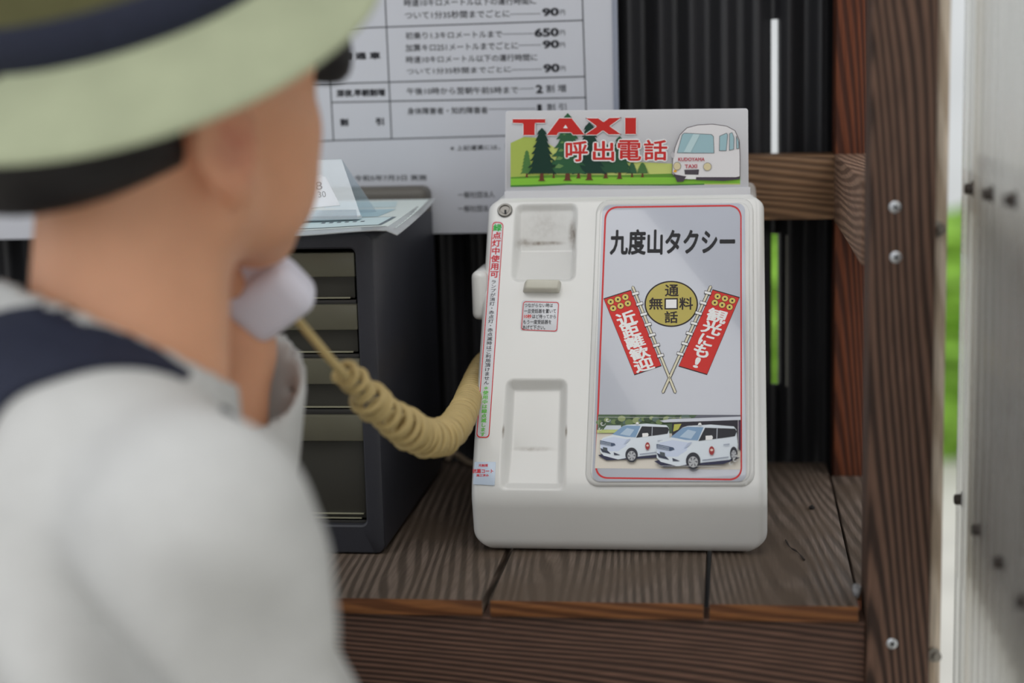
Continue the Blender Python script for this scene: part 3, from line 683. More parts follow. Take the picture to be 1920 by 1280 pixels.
# ------------------------------------------------------------------ sign on top of the telephone
YS = -.174
SP = Plane((0, YS, 0), (0, -1, 0))
sgx0, sgx1 = SP.hit(948, 280)[0], SP.hit(1403, 280)[0]; sz0 = T0[1]-.001; sz1 = (SP.hit(950, 208)[2]+SP.hit(1402, 203)[2])/2
sg = thing('taxi_sign', 'white sign plate with red writing, trees and a van, standing on the telephone', 'sign', ((sgx0+sgx1)/2, YS, T0[1]))
M_SIGN = mat('sign_plastic', rgb(204, 204, 208, 1.2), .3, .4)
slab('plate', rquad([(948.5, 208), (1402.5, 203), (1403.5, 358), (947.5, 360)], 5, 5), SP, -.003, .0, M_SIGN, sg, bev=.0006)
z_a, z_b = SP.hit(1175, 361)[2], SP.hit(1175, 352)[2]
box('base_rail', (sgx0-.0018, YS-.0035, sz0-.004), (sgx1+.0018, YS+.006, z_b-.0012), M_SIGN, sg, bev=.0008)
c1 = lambda p: (930+p[0]*500/1920., 190+p[1]*330/1267.)
_sl = [0]
def spic(pts, col, name='artwork'):
    _sl[0] += 1
    return Print(SP, .0001+.00004*_sl[0]).poly([c1(p) for p in pts]).build(name, flat(*col), sg)
spic([(105, 300), (200, 256), (300, 262), (420, 330), (700, 420), (1100, 440), (1758, 470), (1758, 598), (1250, 598), (800, 600), (500, 600), (250, 612), (105, 614)], (186, 196, 112), 'meadow')
spic([(105, 300), (200, 256), (290, 262), (380, 400), (380, 545), (105, 545)], (160, 176, 84), 'hill')
spic([(105, 545), (400, 528), (900, 530), (1250, 520), (1758, 530), (1758, 560), (105, 572)], (92, 140, 48), 'grass')
spic([(105, 556), (600, 545), (1758, 548), (1758, 590), (1300, 594), (800, 592), (500, 598), (250, 606), (105, 606)], (126, 184, 60), 'grass')
spic([(105, 604), (250, 600), (520, 590), (800, 596), (1250, 596), (1500, 592), (1500, 600), (1250, 606), (800, 604), (520, 602), (250, 614), (105, 616)], (64, 120, 52), 'grass')
def conifer(cx, top, bot, w, col, col2=None, trunk=34, tiers=7):
    spic([(cx-w*.16, bot+trunk), (cx-w*.10, bot-10), (cx+w*.10, bot-10), (cx+w*.14, bot+trunk), (cx+w*.24, bot+trunk+10), (cx-w*.26, bot+trunk+10)], (98, 54, 40), 'tree_trunk')
    Lp, Rp = [], []
    for k in range(tiers):
        y0 = top+(bot-top)*k/tiers; y1 = top+(bot-top)*(k+1)/tiers; wk = w*(.12+.88*((k+1)/tiers)**.8)
        for lst, sg_ in ((Rp, 1), (Lp, -1)): lst += [(cx+sg_*wk*.80, y0+(y1-y0)*.55), (cx+sg_*wk*RNG.uniform(1., 1.15), y1+RNG.uniform(-3, 7)), (cx+sg_*wk*.72, y1-2)]
    spic([(cx, top)]+Rp+Lp[::-1], col, 'tree_crown')
    if col2:
        for k in range(5):
            y = top+(bot-top)*(.35+.13*k); x = cx-w*.25*(1+.25*k)+RNG.uniform(-8, 8); s = 10+5*k
            spic([(x-s, y+s*.5), (x, y-s*.5), (x+s*1.3, y), (x+s*.4, y+s*.6)], col2, 'tree_leaf')
conifer(222, 350, 520, 46, (74, 116, 62), trunk=16)
conifer(415, 420, 520, 40, (52, 92, 60), trunk=22)
conifer(980, 440, 520, 46, (48, 90, 62), trunk=16)
conifer(1055, 440, 520, 50, (70, 108, 60), trunk=16)
conifer(595, 300, 515, 70, (36, 70, 52), trunk=28)
conifer(790, 300, 515, 80, (40, 78, 54), trunk=28)
conifer(890, 250, 515, 90, (40, 80, 56), trunk=32)
conifer(672, 150, 520, 120, (22, 56, 46), trunk=36)
conifer(516, 84, 520, 130, (44, 88, 58), (98, 134, 80), trunk=40)
conifer(330, 190, 520, 105, (20, 52, 42), trunk=42)
for pts in ([(120, 128), (355, 128), (355, 155), (280, 155), (278, 243), (197, 243), (197, 158), (120, 155)],
            [(365, 243), (455, 122), (545, 122), (638, 240), (555, 240), (541, 222), (449, 222), (438, 243)],
            [(648, 122), (735, 122), (775, 150), (815, 120), (900, 118), (815, 178), (900, 237), (812, 238), (770, 207), (725, 240), (640, 240), (728, 180)],
            [(930, 118), (1008, 118), (1008, 235), (930, 235)]):
    c = np.mean(pts, 0)
    _sl[0] += 1
    Print(SP, .0001+.00004*_sl[0]).line([c1(p) for p in pts+[pts[0]]], 2.4).build('letter_outline', flat(224, 222, 222), sg)
    spic(pts, (186, 40, 36), 'letter')
spic([(484, 193), (500, 168), (517, 193)], (226, 224, 224), 'letter')
for b, cl in ((.085, (226, 224, 224)), (.02, (190, 44, 42))):
    _sl[0] += 1
    pt = Print(SP, .0001+.00004*_sl[0]); e = 9 if b > .05 else 0
    for ch, x0, x1, y0, y1 in (('呼', 500, 662, 284, 434), ('出', 696, 852, 284, 430), ('電', 876, 1046, 278, 428), ('話', 1064, 1234, 276, 426)):
        pt.text(ch, [c1((x0-e, y0-e)), c1((x1+e, y0-e)), c1((x1+e, y1+e)), c1((x0-e, y1+e))], b)
    pt.build('lettering', flat(*cl), sg)
# drawn van
vb = [(1268, 520), (1272, 420), (1290, 330), (1325, 240), (1375, 190), (1450, 170), (1560, 164), (1660, 178), (1720, 210), (1752, 280), (1757, 400), (1756, 540), (1700, 556), (1360, 560), (1345, 576), (1305, 578), (1290, 540)]
spic([(x, y) for x, y in vb], (216, 214, 216), 'van_body')
_sl[0] += 1; Print(SP, .0001+.00004*_sl[0]).line([c1(p) for p in vb+[vb[0]]], 1.1).build('van_outline', flat(70, 52, 60), sg)
spic([(1270, 505), (1290, 525), (1370, 540), (1345, 576), (1305, 578)], (72, 64, 74), 'van_bumper')
spic([(1440, 545), (1756, 545), (1756, 560), (1640, 572), (1440, 566)], (72, 64, 74), 'van_bumper')
spic([(1355, 492), (1462, 490), (1458, 528), (1360, 526)], (74, 68, 76), 'van_grille')
spic([(1382, 528), (1438, 528), (1440, 560), (1378, 560)], (222, 222, 224), 'van_plate')
for win in ([(1305, 370), (1340, 240), (1355, 228), (1550, 238), (1566, 252), (1570, 372), (1400, 372)], [(1610, 250), (1660, 228), (1668, 240), (1658, 355), (1608, 355)], [(1682, 232), (1700, 224), (1714, 260), (1712, 345), (1680, 352)], [(1730, 250), (1748, 290), (1748, 340), (1732, 340)]):
    spic(win, (150, 182, 190), 'van_window'); _sl[0] += 1
    Print(SP, .0001+.00004*_sl[0]).line([c1(p) for p in win+[win[0]]], .8).build('van_outline', flat(70, 60, 70), sg)
spic([(1420, 235), (1470, 236), (1400, 368), (1350, 366)], (180, 204, 208), 'van_window')
for cx, cy, rx in ((1304, 466, 25), (1522, 470, 27)):
    spic(ell(cx, cy, rx+3, 30, 20), (110, 100, 100), 'van_headlamp'); spic(ell(cx, cy, rx, 27, 20), (208, 196, 158), 'van_headlamp')
spic(ell(1290, 502, 12, 9, 12), (220, 160, 40), 'van_lamp'); spic(ell(1272, 384, 12, 24, 14), (180, 178, 182), 'van_mirror')
_sl[0] += 1
pt = Print(SP, .0001+.00004*_sl[0]); pt.text('KUDOYAMA', [c1((1312, 404)), c1((1504, 404)), c1((1502, 430)), c1((1312, 430))], .03); pt.text('TAXI', [c1((1358, 454)), c1((1448, 452)), c1((1448, 480)), c1((1360, 482))], .03)
pt.build('lettering', flat(176, 70, 84), sg)

# ------------------------------------------------------------------ drawer cabinet
M_CAB = mat('charcoal_plastic', rgb(54, 55, 62), .42, .4, noise=.06, nscale=30, bump=.06, bscale=900)
M_CABIN = mat('cabinet_inside', rgb(26, 26, 28), .7)
M_DRW = mat('smoke_drawer', rgb(100, 98, 84), .28, .45, noise=.04)
M_DRWD = mat('smoke_drawer_low', rgb(66, 65, 60), .3, .45)
M_DRWL = mat('smoke_drawer_edge', rgb(150, 148, 128), .3, .5)
cy0, cy1 = -.335, -.05
cxr = -.1985; cxl = cxr-.272; cz1 = ony(700, 437, cy0)[2]
cab = thing('drawer_cabinet', 'charcoal plastic cabinet with four smoky drawers on the shelf beside the telephone', 'cabinet', ((cxl+cxr)/2, (cy0+cy1)/2, ZS))
# rounded-rectangle shell with a rounded opening
def rrect(x0, x1, z0, z1, r, n=6):
    out = []
    for cx, cz, a in ((x1-r, z1-r, 0), (x0+r, z1-r, 90), (x0+r, z0+r, 180), (x1-r, z0+r, 270)):
        out += [(cx+r*math.cos(math.radians(a+90*k/n)), cz+r*math.sin(math.radians(a+90*k/n))) for k in range(n+1)]
    return out
oz0 = ony(690, 985, cy0)[2]; oz1 = ony(668, 466, cy0)[2]; ox1 = (ony(667, 480, cy0)[0]+ony(686, 980, cy0)[0])/2; ox0 = cxl+(cxr-ox1)
def loops(lst):
    V, Fc = [], []; n = len(lst[0][1])
    for y, L in lst: V += [(x, y, z) for x, z in L]
    for i in range(len(lst)-1):
        for k in range(n): Fc.append([i*n+k, i*n+(k+1) % n, (i+1)*n+(k+1) % n, (i+1)*n+k])
    return V, Fc, n
out = lambda e, r: rrect(cxl+e, cxr-e, ZS+.0004+e*.5, cz1-e, r)
inn = lambda e, r: rrect(ox0+e, ox1-e, oz0+e, oz1-e, r)
V, Fc, n = loops([(cy1, out(.001, .008)), (cy0+.004, out(0, .008)), (cy0+.0012, out(.0012, .008)), (cy0, out(.004, .007)), (cy0, inn(-.0015, .006)), (cy0+.0015, inn(0, .005)), (cy1-.004, inn(0, .005))])
Fc = [f[::-1] for f in Fc]
Fc.append(list(range(n))); Fc.append([6*n+k for k in range(n)][::-1])
obj('shell', V, Fc, M_CAB, cab, smooth=True, sharp=35)
# raised stacking lip along the back; lit top tone put into its colour
lz = ony(826, 349, -.075)[2]
bm = boxbm((cxl+.002, -.085, cz1-.012), (cxr-.001, cy1, lz), .008, 4); bmobj('back_lip', bm, mat('lit_lip_plastic', rgb(92, 88, 82), .5), cab, smooth=True)
rows = [(474, 562), (572, 664), (674, 768), (780, 977)]
for k, (ya, yb) in enumerate(rows):
    z1_ = ony(660, ya, cy0)[2]; z0_ = ony(660, yb, cy0)[2]; zs_ = ony(660, [520, 620, 722, 829][k], cy0)[2]
    x0_, x1_ = ox0+.0012, ox1-.0035+.0006*k
    d = box('drawer', (x0_, cy0+.010, z0_), (x1_, cy1-.02, z1_-.003), M_DRWD, cab, bev=.0012)
    def sub(nm, lo, hi, m, bev=.0006): box(nm, lo, hi, m, d, bev=bev)
    sub('pull_lip', (x0_-.0004, cy0+.003, zs_), (x1_+.002, cy0+.014, z1_), M_DRW, .0015)
    sub('bottom_edge', (x0_, cy0+.0075, z0_), (x1_-.004, cy0+.011, z0_+.0012), M_DRWL, .0003)
    sub('bottom_edge', (x0_, cy0+.0075, z0_-.006), (x1_+.001, cy0+.02, z0_-.0012), mat('drawer_runner', rgb(50, 49, 48), .4), .0005)
    if k == 3: sub('bottom_edge', (x0_, cy0+.0072, z0_+.004), (x1_-.002, cy0+.0105, z0_+.005), M_DRWL, .0003)

# laminated sheet lying on the cabinet
M_FILM = sheet_mat('clear_film', (.9, .94, .95, 1), .45, .1, gloss=.3, diff=.45, rough=.08, dirt=.05)
zf = cz1+.0025
A_ = onz(745, 437, zf); B_ = onz(818, 373, zf+.0053); D_ = A_+np.array([-.225, .012, 0]); E_ = B_+np.array([-.25, .0, 0])
nU, nV = 24, 14; V = []
def film(u, v, off=0.):
    p = (E_*(1-u)+B_*u)*v+(D_*(1-u)+A_*u)*(1-v)
    z = zf+.0050*v*v+.0022*math.sin(u*7.5+.6)*(1-v)**2+.004*v*u*0-.004*max(0, u-.955)/.045*(1-v)
    return np.array([p[0], p[1], z+off])
for s in (0, .0008):
    for j in range(nV+1):
        for i in range(nU+1): V.append(film(i/nU, j/nV, s))
k = nU+1; S = k*(nV+1); Fc = []
for j in range(nV):
    for i in range(nU):
        q = [j*k+i, j*k+i+1, (j+1)*k+i+1, (j+1)*k+i]; Fc.append([S+x for x in q]); Fc.append(q[::-1])
rim = [i for i in range(k)]+[j*k+nU for j in range(1, nV+1)]+[nV*k+i for i in range(nU-1, -1, -1)]+[j*k for j in range(nV-1, 0, -1)]
Fc += [[rim[i], rim[(i+1) % len(rim)], S+rim[(i+1) % len(rim)], S+rim[i]] for i in range(len(rim))]
fs = thing('laminated_map', 'clear laminated map sheet lying on top of the drawer cabinet', 'map', tuple(film(.5, .5)))
obj('film', V, Fc, M_FILM, fs, smooth=True, sharp=50)
def patch(name, u0, u1, v0, v1, col, off, sk=0.):
    a, nn = [], 24
    for j in range(nn+1):
        for i in range(nn+1): u = u0+(u1-u0)*i/nn; v = v0+(v1-v0)*j/nn; a.append(film(u+sk*(v-.5), v, off))
    return obj(name, a, [[j*(nn+1)+i, j*(nn+1)+i+1, (j+1)*(nn+1)+i+1, (j+1)*(nn+1)+i] for j in range(nn) for i in range(nn)], flat(*col), fs)
patch('paper', .03, .975, .12, .97, (196, 206, 204), .00095)
patch('map_print', .35, .62, .55, .9, (208, 202, 178), .0011, .1)
patch('map_print', .55, .86, .45, .68, (150, 178, 188), .0012, .15)
patch('map_print', .62, .9, .74, .92, (176, 196, 200), .0012, -.1)
patch('map_print', .60, .93, .17, .42, (186, 206, 210), .0012, .05)
patch('map_line', .60, .93, .155, .17, (90, 104, 112), .00125, .05); patch('map_line', .915, .93, .17, .42, (90, 104, 112), .00125, .05)
patch('map_line', .60, .93, .42, .43, (120, 130, 136), .00125, .05); patch('map_line', .3, .6, .3, .31, (150, 146, 120), .00125, .1)
for i in range(6): patch('map_lettering', .66+.03*i, .675+.03*i, .29, .32, (80, 88, 100), .0013)

# clear card stand with a card
M_ACR = sheet_mat('acrylic', (.93, .96, .985, 1), .84, .05, gloss=.3, diff=.09, rough=.04, dirt=.02, fres=.35)
zc = zf+.0034
c0 = onz(678, 408, zc)
yb = c0[1]; xr_ = c0[0]
topp = ony(641, 300, yb+.030)
st = thing('card_stand', 'clear folded acrylic stand holding a small white card with numbers', 'card stand', (xr_-.05, yb, zc))
WD = .135
def plate(pts, th, m, nm, parent, bev=0):
    a = np.array(pts, float); n_ = np.cross(a[1]-a[0], a[3]-a[0]); n_ /= np.linalg.norm(n_); b = a+n_*th
    V = np.vstack([a, b]); return obj(nm, V, [[3, 2, 1, 0], [4, 5, 6, 7], [0, 1, 5, 4], [1, 2, 6, 5], [2, 3, 7, 6], [3, 0, 4, 7]], m, parent)
zt_ = topp[2]; yt_ = topp[1]; sk = xr_-topp[0]
plate([(xr_-WD, yb, zc), (xr_, yb, zc), (xr_-sk, yt_, zt_), (xr_-WD+sk, yt_, zt_)], .0018, M_ACR, 'front_panel', st)
plate([(xr_-WD, yb+.062, zc), (xr_, yb+.062, zc), (xr_-sk, yt_+.002, zt_), (xr_-WD+sk, yt_+.002, zt_)], .0018, M_ACR, 'back_panel', st)
plate([(xr_-WD, yb-.014, zc), (xr_, yb-.014, zc), (xr_, yb+.001, zc), (xr_-WD, yb+.001, zc)], .002, mat('stand_foot', rgb(206, 212, 216), .25), 'foot', st)
plate([(xr_-WD, yb-.014, zc), (xr_, yb-.014, zc), (xr_-.002, yb-.012, zc+.008), (xr_-WD+.002, yb-.012, zc+.008)], .0012, M_ACR, 'foot_lip', st)
ndir = np.cross(np.array([1., 0, 0]), np.array([0, yt_-yb, zt_-zc])); ndir /= np.linalg.norm(ndir)
if ndir[1] > 0: ndir = -ndir
CP = Plane((0, yb, zc), ndir)
slab('paper_card', [(520, 330), (604, 330), (611, 332), (638, 385), (520, 395)], CP, .0006, .0012, mat('white_card', rgb(226, 226, 230, 1.1), .7), st, bev=.0001)
lt = Print(CP, .0014); lt.text('28', [(576, 342), (603, 340), (605, 355), (578, 358)], -.01); lt.text('17 : 30', [(568, 361), (610, 358), (612, 369), (570, 373)], -.01)
lt.build('lettering', flat(70, 72, 82), st)

# ------------------------------------------------------------------ fare poster on the back rail
YP = -.0545
PLP = Plane((0, YP-.002, 0), (0, -1, 0))
pz0 = (PLP.hit(900, 437)[2]); prx = PLP.hit(1160, 300)[0]
pos = thing('fare_poster', 'large white taxi fare table poster hanging on the rail behind the cabinet', 'poster', (prx-.35, YP, pz0))
M_POS = mat('poster_board', rgb(196, 198, 206, 1.15), .35, .4)
box('board', (prx-.70, YP-.002, pz0), (prx, YP+.004, pz0+.52), M_POS, pos, bev=.0006)
GRY = flat(70, 72, 78); DKP = flat(40, 41, 46)
c6 = lambda x, y: (600+x*600/1707., y*450/1280.)
ln = Print(PLP, .0002)
for a, b in (((345, -60), (382, 740)), ((1398, -60), (1424, 735)), ((55, 440), (72, 750)), ((-200, 758), (70, 750)), ((70, 749), (1424, 712)), ((60, 546), (1420, 520)), ((50, 447), (1414, 408)), ((-100, 160), (1402, 108)), ((-200, 452), (60, 446)), ((46, 150), (55, 440))):
    ln.line([c6(*a), c6(*b)], 2.4 if a[0] < 1390 else 2.4)
ln.build('table_line', GRY, pos)
def rows_(items, m, bold):
    for s, x0, y0, x1, y1, dy in items: Print(PLP, .0002).text(s, [c6(x0, y0), c6(x1, y0+dy), c6(x1+2, y1+dy), c6(x0+2, y1)], bold).build('lettering', m, pos)
rows_([('時速10キロメートル以下の運行時間に', 447, -6, 1152, 36, -12), ('ついて1分35秒間までごとに', 452, 62, 1010, 102, -10),
       ('初乗り1.3キロメートルまで', 455, 172, 970, 210, -10), ('加算キロ251メートルまでごとに', 455, 236, 1055, 276, -14), ('時速10キロメートル以下の運行時間に', 458, 300, 1158, 338, -14), ('ついて1分35秒間までごとに', 462, 364, 1018, 398, -12),
       ('午後10時から翌朝午前5時まで', 462, 468, 1056, 506, -8), ('身体障害者・知的障害者', 465, 574, 894, 612, -6), ('※ 上記運賃には、消費税が', 694, 776, 1130, 804, -10),
       ('令和5年7月3日 実施', 182, 934, 568, 966, -4), ('一般社団法人 ', 735, 1022, 930, 1056, -3), ('一般社団法人 ', 735, 1096, 930, 1130, -3)], DKP, .012)
rows_([('普 通 車', 110, 280, 322, 320, -4), ('深夜.早朝割増', 86, 478, 346, 518, -6), ('割', 106, 632, 150, 672, 0), ('引', 296, 628, 340, 668, 0),
       ('90', 1184, 44, 1274, 88, -4), ('650', 1142, 152, 1274, 198, -4), ('90', 1186, 216, 1276, 260, -4), ('90', 1190, 342, 1278, 388, -4), ('2', 1150, 452, 1188, 498, 0), ('1', 1158, 556, 1182, 598, 0)], DKP, .05)
rows_([('円', 1280, 52, 1306, 80, 0), ('円', 1280, 160, 1306, 188, 0), ('円', 1280, 226, 1306, 252, 0), ('円', 1284, 352, 1308, 378, 0), ('割 増', 1206, 452, 1312, 494, -4), ('割 引', 1210, 552, 1312, 590, -2)], GRY, .012)
dl = Print(PLP, .0002)
for x0, x1, y in ((1015, 1176, 76), (975, 1138, 182), (1060, 1180, 242), (1022, 1184, 372), (1062, 1140, 474), (900, 1150, 582)): dl.line([c6(x0, y), c6(x1, y-3)], 1.2)
dl.build('leader_line', GRY, pos)
PEDGE = box('edge_strip', (prx-.004, YP-.003, pz0), (prx+.001, YP+.004, pz0+.52), mat('poster_edge', rgb(150, 156, 172), .3), pos, bev=.0005)

# ------------------------------------------------------------------ handset and cord
M_HS = mat('handset_plastic', rgb(228, 226, 240, 1.1), .35, .4)
mp_ = P(508, 560, 1.115)                                 # mouthpiece
HD = np.array([-.2505, -.6925, 1.480])                     # middle of the head between the ears
PH_H = math.radians(41)
def unit(v): return v/np.linalg.norm(v)
h0 = unit(np.array([.99*math.sin(PH_H)-.134*math.cos(PH_H), .13*math.sin(PH_H)+.977*math.cos(PH_H), 0])); r0 = np.array([h0[1], -h0[0], 0])
uH = unit(np.array([0, 0, 1.])-h0*.16+r0*.085); hH = unit(h0-uH*np.dot(h0, uH)); rH = np.cross(hH, uH)
ear_l = HD-rH*.088+uH*.01
hs = thing('telephone_handset', 'white telephone handset held at the far ear of the person in the hat', 'handset', tuple(mp_))
def obox(c, ax, ay, az, sx, sy, sz, bev, name, m, parent, seg=5):
    T = Matrix((Vector(ax), Vector(ay), Vector(az))).transposed().to_4x4(); T.translation = Vector(c)
    bm = boxbm((-sx/2, -sy/2, -sz/2), (sx/2, sy/2, sz/2), bev, seg, T); return bmobj(name, bm, m, parent, smooth=True, sharp=60)
ax_ = unit(ear_l-mp_)                                    # along the handset, towards the ear
# the mouthpiece's outer face looks at the camera and down the cord
vdir = unit(C-mp_)
upx = ray(560, 520)-ray(470, 590); 
e1 = unit((P(590, 545, 1.115)-P(430, 560, 1.115))); e2 = unit((P(545, 487, 1.10)-P(500, 632, 1.13))); e2 = unit(e2-e1*np.dot(e1, e2)); e3 = np.cross(e1, e2)
rotk = math.radians(33); f1 = e1*math.cos(rotk)+e2*math.sin(rotk); f2 = -e1*math.sin(rotk)+e2*math.cos(rotk)
obox(mp_, f1, f2, e3, .056, .042, .034, .0125, 'mouthpiece', M_HS, hs)
obox(ear_l-rH*.012, hH, uH, rH, .054, .05, .03, .012, 'earpiece', M_HS, hs)
midp = (mp_+ear_l-rH*.012)/2-rH*.030
v, f = tube_geo(spline([mp_, mp_*.72+midp*.28-rH*.008, midp, midp*.3+(ear_l-rH*.012)*.7-rH*.008, ear_l-rH*.02], 8), .0145, 12); obj('grip', v, f, M_HS, hs, smooth=True, sharp=60)
# coiled cord
M_CORD = mat('yellowed_cord', rgb(186, 164, 112, 1.1), .5, .4, noise=.08, nscale=60)
cs = P(556, 597, 1.122)
lead = spline([P(548, 588, 1.118), cs, P(590, 638, 1.135), P(622, 676, 1.15), P(650, 706, 1.165)], 8)
coilp = [P(640, 694, 1.165), P(668, 716, 1.18), P(693, 748, 1.20), P(728, 778, 1.225), P(770, 806, 1.255), P(812, 822, 1.29), P(846, 806, 1.325), P(868, 772, 1.38), P(881, 738, 1.44), onx(895, 704, X0-.0105), onx(908, 682, X0-.010), onx(925, 668, X0-.010)]
cp = spline(coilp, 40); dl_ = np.r_[0, np.cumsum(np.linalg.norm(np.diff(cp, axis=0), axis=1))]; Lc = dl_[-1]
Rk = np.interp(np.linspace(0, 1, 11), np.linspace(0, 1, 11), [.0075, .0105, .0125, .0135, .0122, .0105, .0098, .0092, .0088, .0085, .0078])
turn_pos = [0.]; 
while turn_pos[-1] < Lc:
    s = turn_pos[-1]/Lc; turn_pos.append(turn_pos[-1]+(.0060+.0016*math.sin(9*s) if s < .45 else .0078)*(1+RNG.uniform(-.25, .25)*(s < .5)))
nt_ = len(turn_pos)-1; res = 22
ss = np.interp(np.arange(0, nt_, 1/res), np.arange(nt_+1), turn_pos); ss = ss[ss < Lc-1e-4]
cpt = np.stack([np.interp(ss, dl_, cp[:, i]) for i in range(3)], 1); rr = np.interp(ss/Lc, np.linspace(0, 1, 11), Rk)
wob = np.interp(np.arange(len(ss))/res, np.arange(nt_+2), RNG.normal(size=nt_+2)); fadek = np.clip(1-ss/Lc/.6, 0, 1)
rr = rr*(1+.16*wob*fadek)
tgc = np.gradient(cpt, axis=0); tgc /= np.linalg.norm(tgc, axis=1)[:, None]
up = np.array([0, 0, 1.]); U = np.cross(tgc, np.array([.3, -.9, .2])); U /= np.linalg.norm(U, axis=1)[:, None]; Wv = np.cross(tgc, U)
an = 2*math.pi*np.arange(len(ss))/res
hel = cpt+rr[:, None]*(np.cos(an)[:, None]*U+np.sin(an)[:, None]*Wv)+tgc*(fadek*.004*np.sin(an*.5+wob))[:, None]
cord = thing('coiled_cord', 'yellowed coiled cord sagging between the handset and the telephone', 'cord', tuple(cpt[len(cpt)//2]))
v, f = tube_geo(lead, np.linspace(.0030, .0034, len(lead)), 10); obj('lead', v, f, M_CORD, cord, smooth=True, sharp=60)
v, f = tube_geo(hel, .0024, 8); obj('coil', v, f, M_CORD, cord, smooth=True, sharp=70)
# dust-coloured cable end lying on the shelf behind the telephone
lp = [onz(838, 862, ZS+.004), onz(848, 850, ZS+.010), onz(862, 856, ZS+.006), onz(880, 868, ZS+.004), onz(905, 872, ZS+.004)]
o = tube('loose_cable', spline(lp, 8), .0032, mat('beige_cable', rgb(150, 132, 112), .6)); tag(o, 'short beige cable lying on the shelf behind the telephone', 'cable')

# ------------------------------------------------------------------ person: smooth-blended solid, meshed with surface nets
class Field:
    def __init__(s, lo, hi, h):
        s.lo = np.array(lo, float); s.h = h; n = np.ceil((np.array(hi)-s.lo)/h).astype(int)+1; s.n = n
        s.ax = [s.lo[i]+h*np.arange(n[i]) for i in range(3)]; s.d = np.full(tuple(n), 1., np.float32)
    def _win(s, lo, hi):
        a = np.maximum(0, np.floor((np.array(lo)-s.lo)/s.h).astype(int)); b = np.minimum(s.n, np.ceil((np.array(hi)-s.lo)/s.h).astype(int)+1)
        if np.any(b <= a): return None, None
        sl = tuple(slice(int(i), int(j)) for i, j in zip(a, b))
        g = np.stack(np.meshgrid(*[s.ax[i][sl[i]] for i in range(3)], indexing='ij'), -1)
        return sl, g
    def _mix(s, sl, d, k, sub=False):
        o = s.d[sl]
        if sub: d = -d; h = np.clip(.5-.5*(o-d)/k, 0, 1); s.d[sl] = o*(1-h)+d*h+k*h*(1-h)      # smooth max
        else: h = np.clip(.5+.5*(o-d)/k, 0, 1); s.d[sl] = o*(1-h)+d*h-k*h*(1-h)
    def cone(s, a, b, ra, rb, k=.02, sub=False):
        a, b = np.array(a, float), np.array(b, float); m = max(ra, rb)+k*1.5+.03
        sl, g = s._win(np.minimum(a, b)-m, np.maximum(a, b)+m)
        if sl is None: return
        ba = b-a; t = np.clip(((g-a) @ ba)/max(1e-9, ba @ ba), 0, 1); d = np.linalg.norm(g-a-t[..., None]*ba, axis=-1)-(ra+(rb-ra)*t); s._mix(sl, d, k, sub)
    def ell(s, c, ax, rad, k=.02, sub=False):
        c = np.array(c, float); ax = np.array(ax, float); rad = np.array(rad, float); m = rad.max()+k*1.5+.03; sl, g = s._win(c-m, c+m)
        if sl is None: return
        q = (g-c) @ ax.T; k0 = np.linalg.norm(q/rad, axis=-1); k1 = np.linalg.norm(q/(rad*rad), axis=-1); d = k0*(k0-1)/np.maximum(k1, 1e-6); s._mix(sl, d, k, sub)
    def cut(s, fn, k=.004):
        """keep only where fn(points) < 0"""
        g = np.stack(np.meshgrid(*s.ax, indexing='ij'), -1); d = fn(g); o = s.d; h = np.clip(.5-.5*(o-d)/k, 0, 1); s.d = (o*(1-h)+d*h+k*h*(1-h)).astype(np.float32)
    def mesh(s):
        d = s.d; n = d.shape; neg = d < 0
        c = np.zeros(tuple(x-1 for x in n), int)
        for i in (0, 1):
            for j in (0, 1):
                for k in (0, 1): c += neg[i:n[0]-1+i, j:n[1]-1+j, k:n[2]-1+k]
        cells = np.argwhere((c > 0) & (c < 8)); ids = -np.ones(c.shape, int); ids[tuple(cells.T)] = np.arange(len(cells))
        acc = np.zeros((len(cells), 3)); cnt = np.zeros(len(cells)); cor = [(i, j, k) for i in (0, 1) for j in (0, 1) for k in (0, 1)]
        for a in cor:
            for ax in range(3):
                if a[ax]: continue
                b = list(a); b[ax] = 1; pa, pb = cells+np.array(a), cells+np.array(b); da, db = d[tuple(pa.T)], d[tuple(pb.T)]
                m = (da < 0) != (db < 0); t = np.where(m, da/np.where(m, da-db, 1), 0); acc += m[:, None]*(pa+t[:, None]*(pb-pa)); cnt += m
        V = s.lo+s.h*acc/np.maximum(cnt, 1)[:, None]; Q = []
        for ax in range(3):
            o1, o2 = (ax+1) % 3, (ax+2) % 3
            sa = [slice(None)]*3; sb = [slice(None)]*3; sa[ax] = slice(0, n[ax]-1); sb[ax] = slice(1, n[ax])
            A, B = neg[tuple(sa)], neg[tuple(sb)]; E = np.argwhere(A != B); E = E[(E[:, o1] > 0) & (E[:, o2] > 0) & (E[:, o1] < n[o1]-1) & (E[:, o2] < n[o2]-1)]
            q = []
            for u, w in ((-1, -1), (0, -1), (0, 0), (-1, 0)):
                e = E.copy(); e[:, o1] += u; e[:, o2] += w; q.append(ids[tuple(e.T)])
            q = np.stack(q, 1); fl = ~A[tuple(E.T)]; q[fl] = q[fl][:, ::-1]; Q.append(q)
        return V, np.vstack(Q).tolist()
def relax(V, Q, it=2):
    Q = np.array(Q); e = np.vstack([Q[:, [0, 1]], Q[:, [1, 2]], Q[:, [2, 3]], Q[:, [3, 0]]])
    for _ in range(it):
        s = np.zeros_like(V); c = np.zeros(len(V))
        for a, b in ((0, 1), (1, 0)): np.add.at(s, e[:, a], V[e[:, b]]); np.add.at(c, e[:, a], 1)
        V = V*.5+.5*s/np.maximum(c, 1)[:, None]
    return V

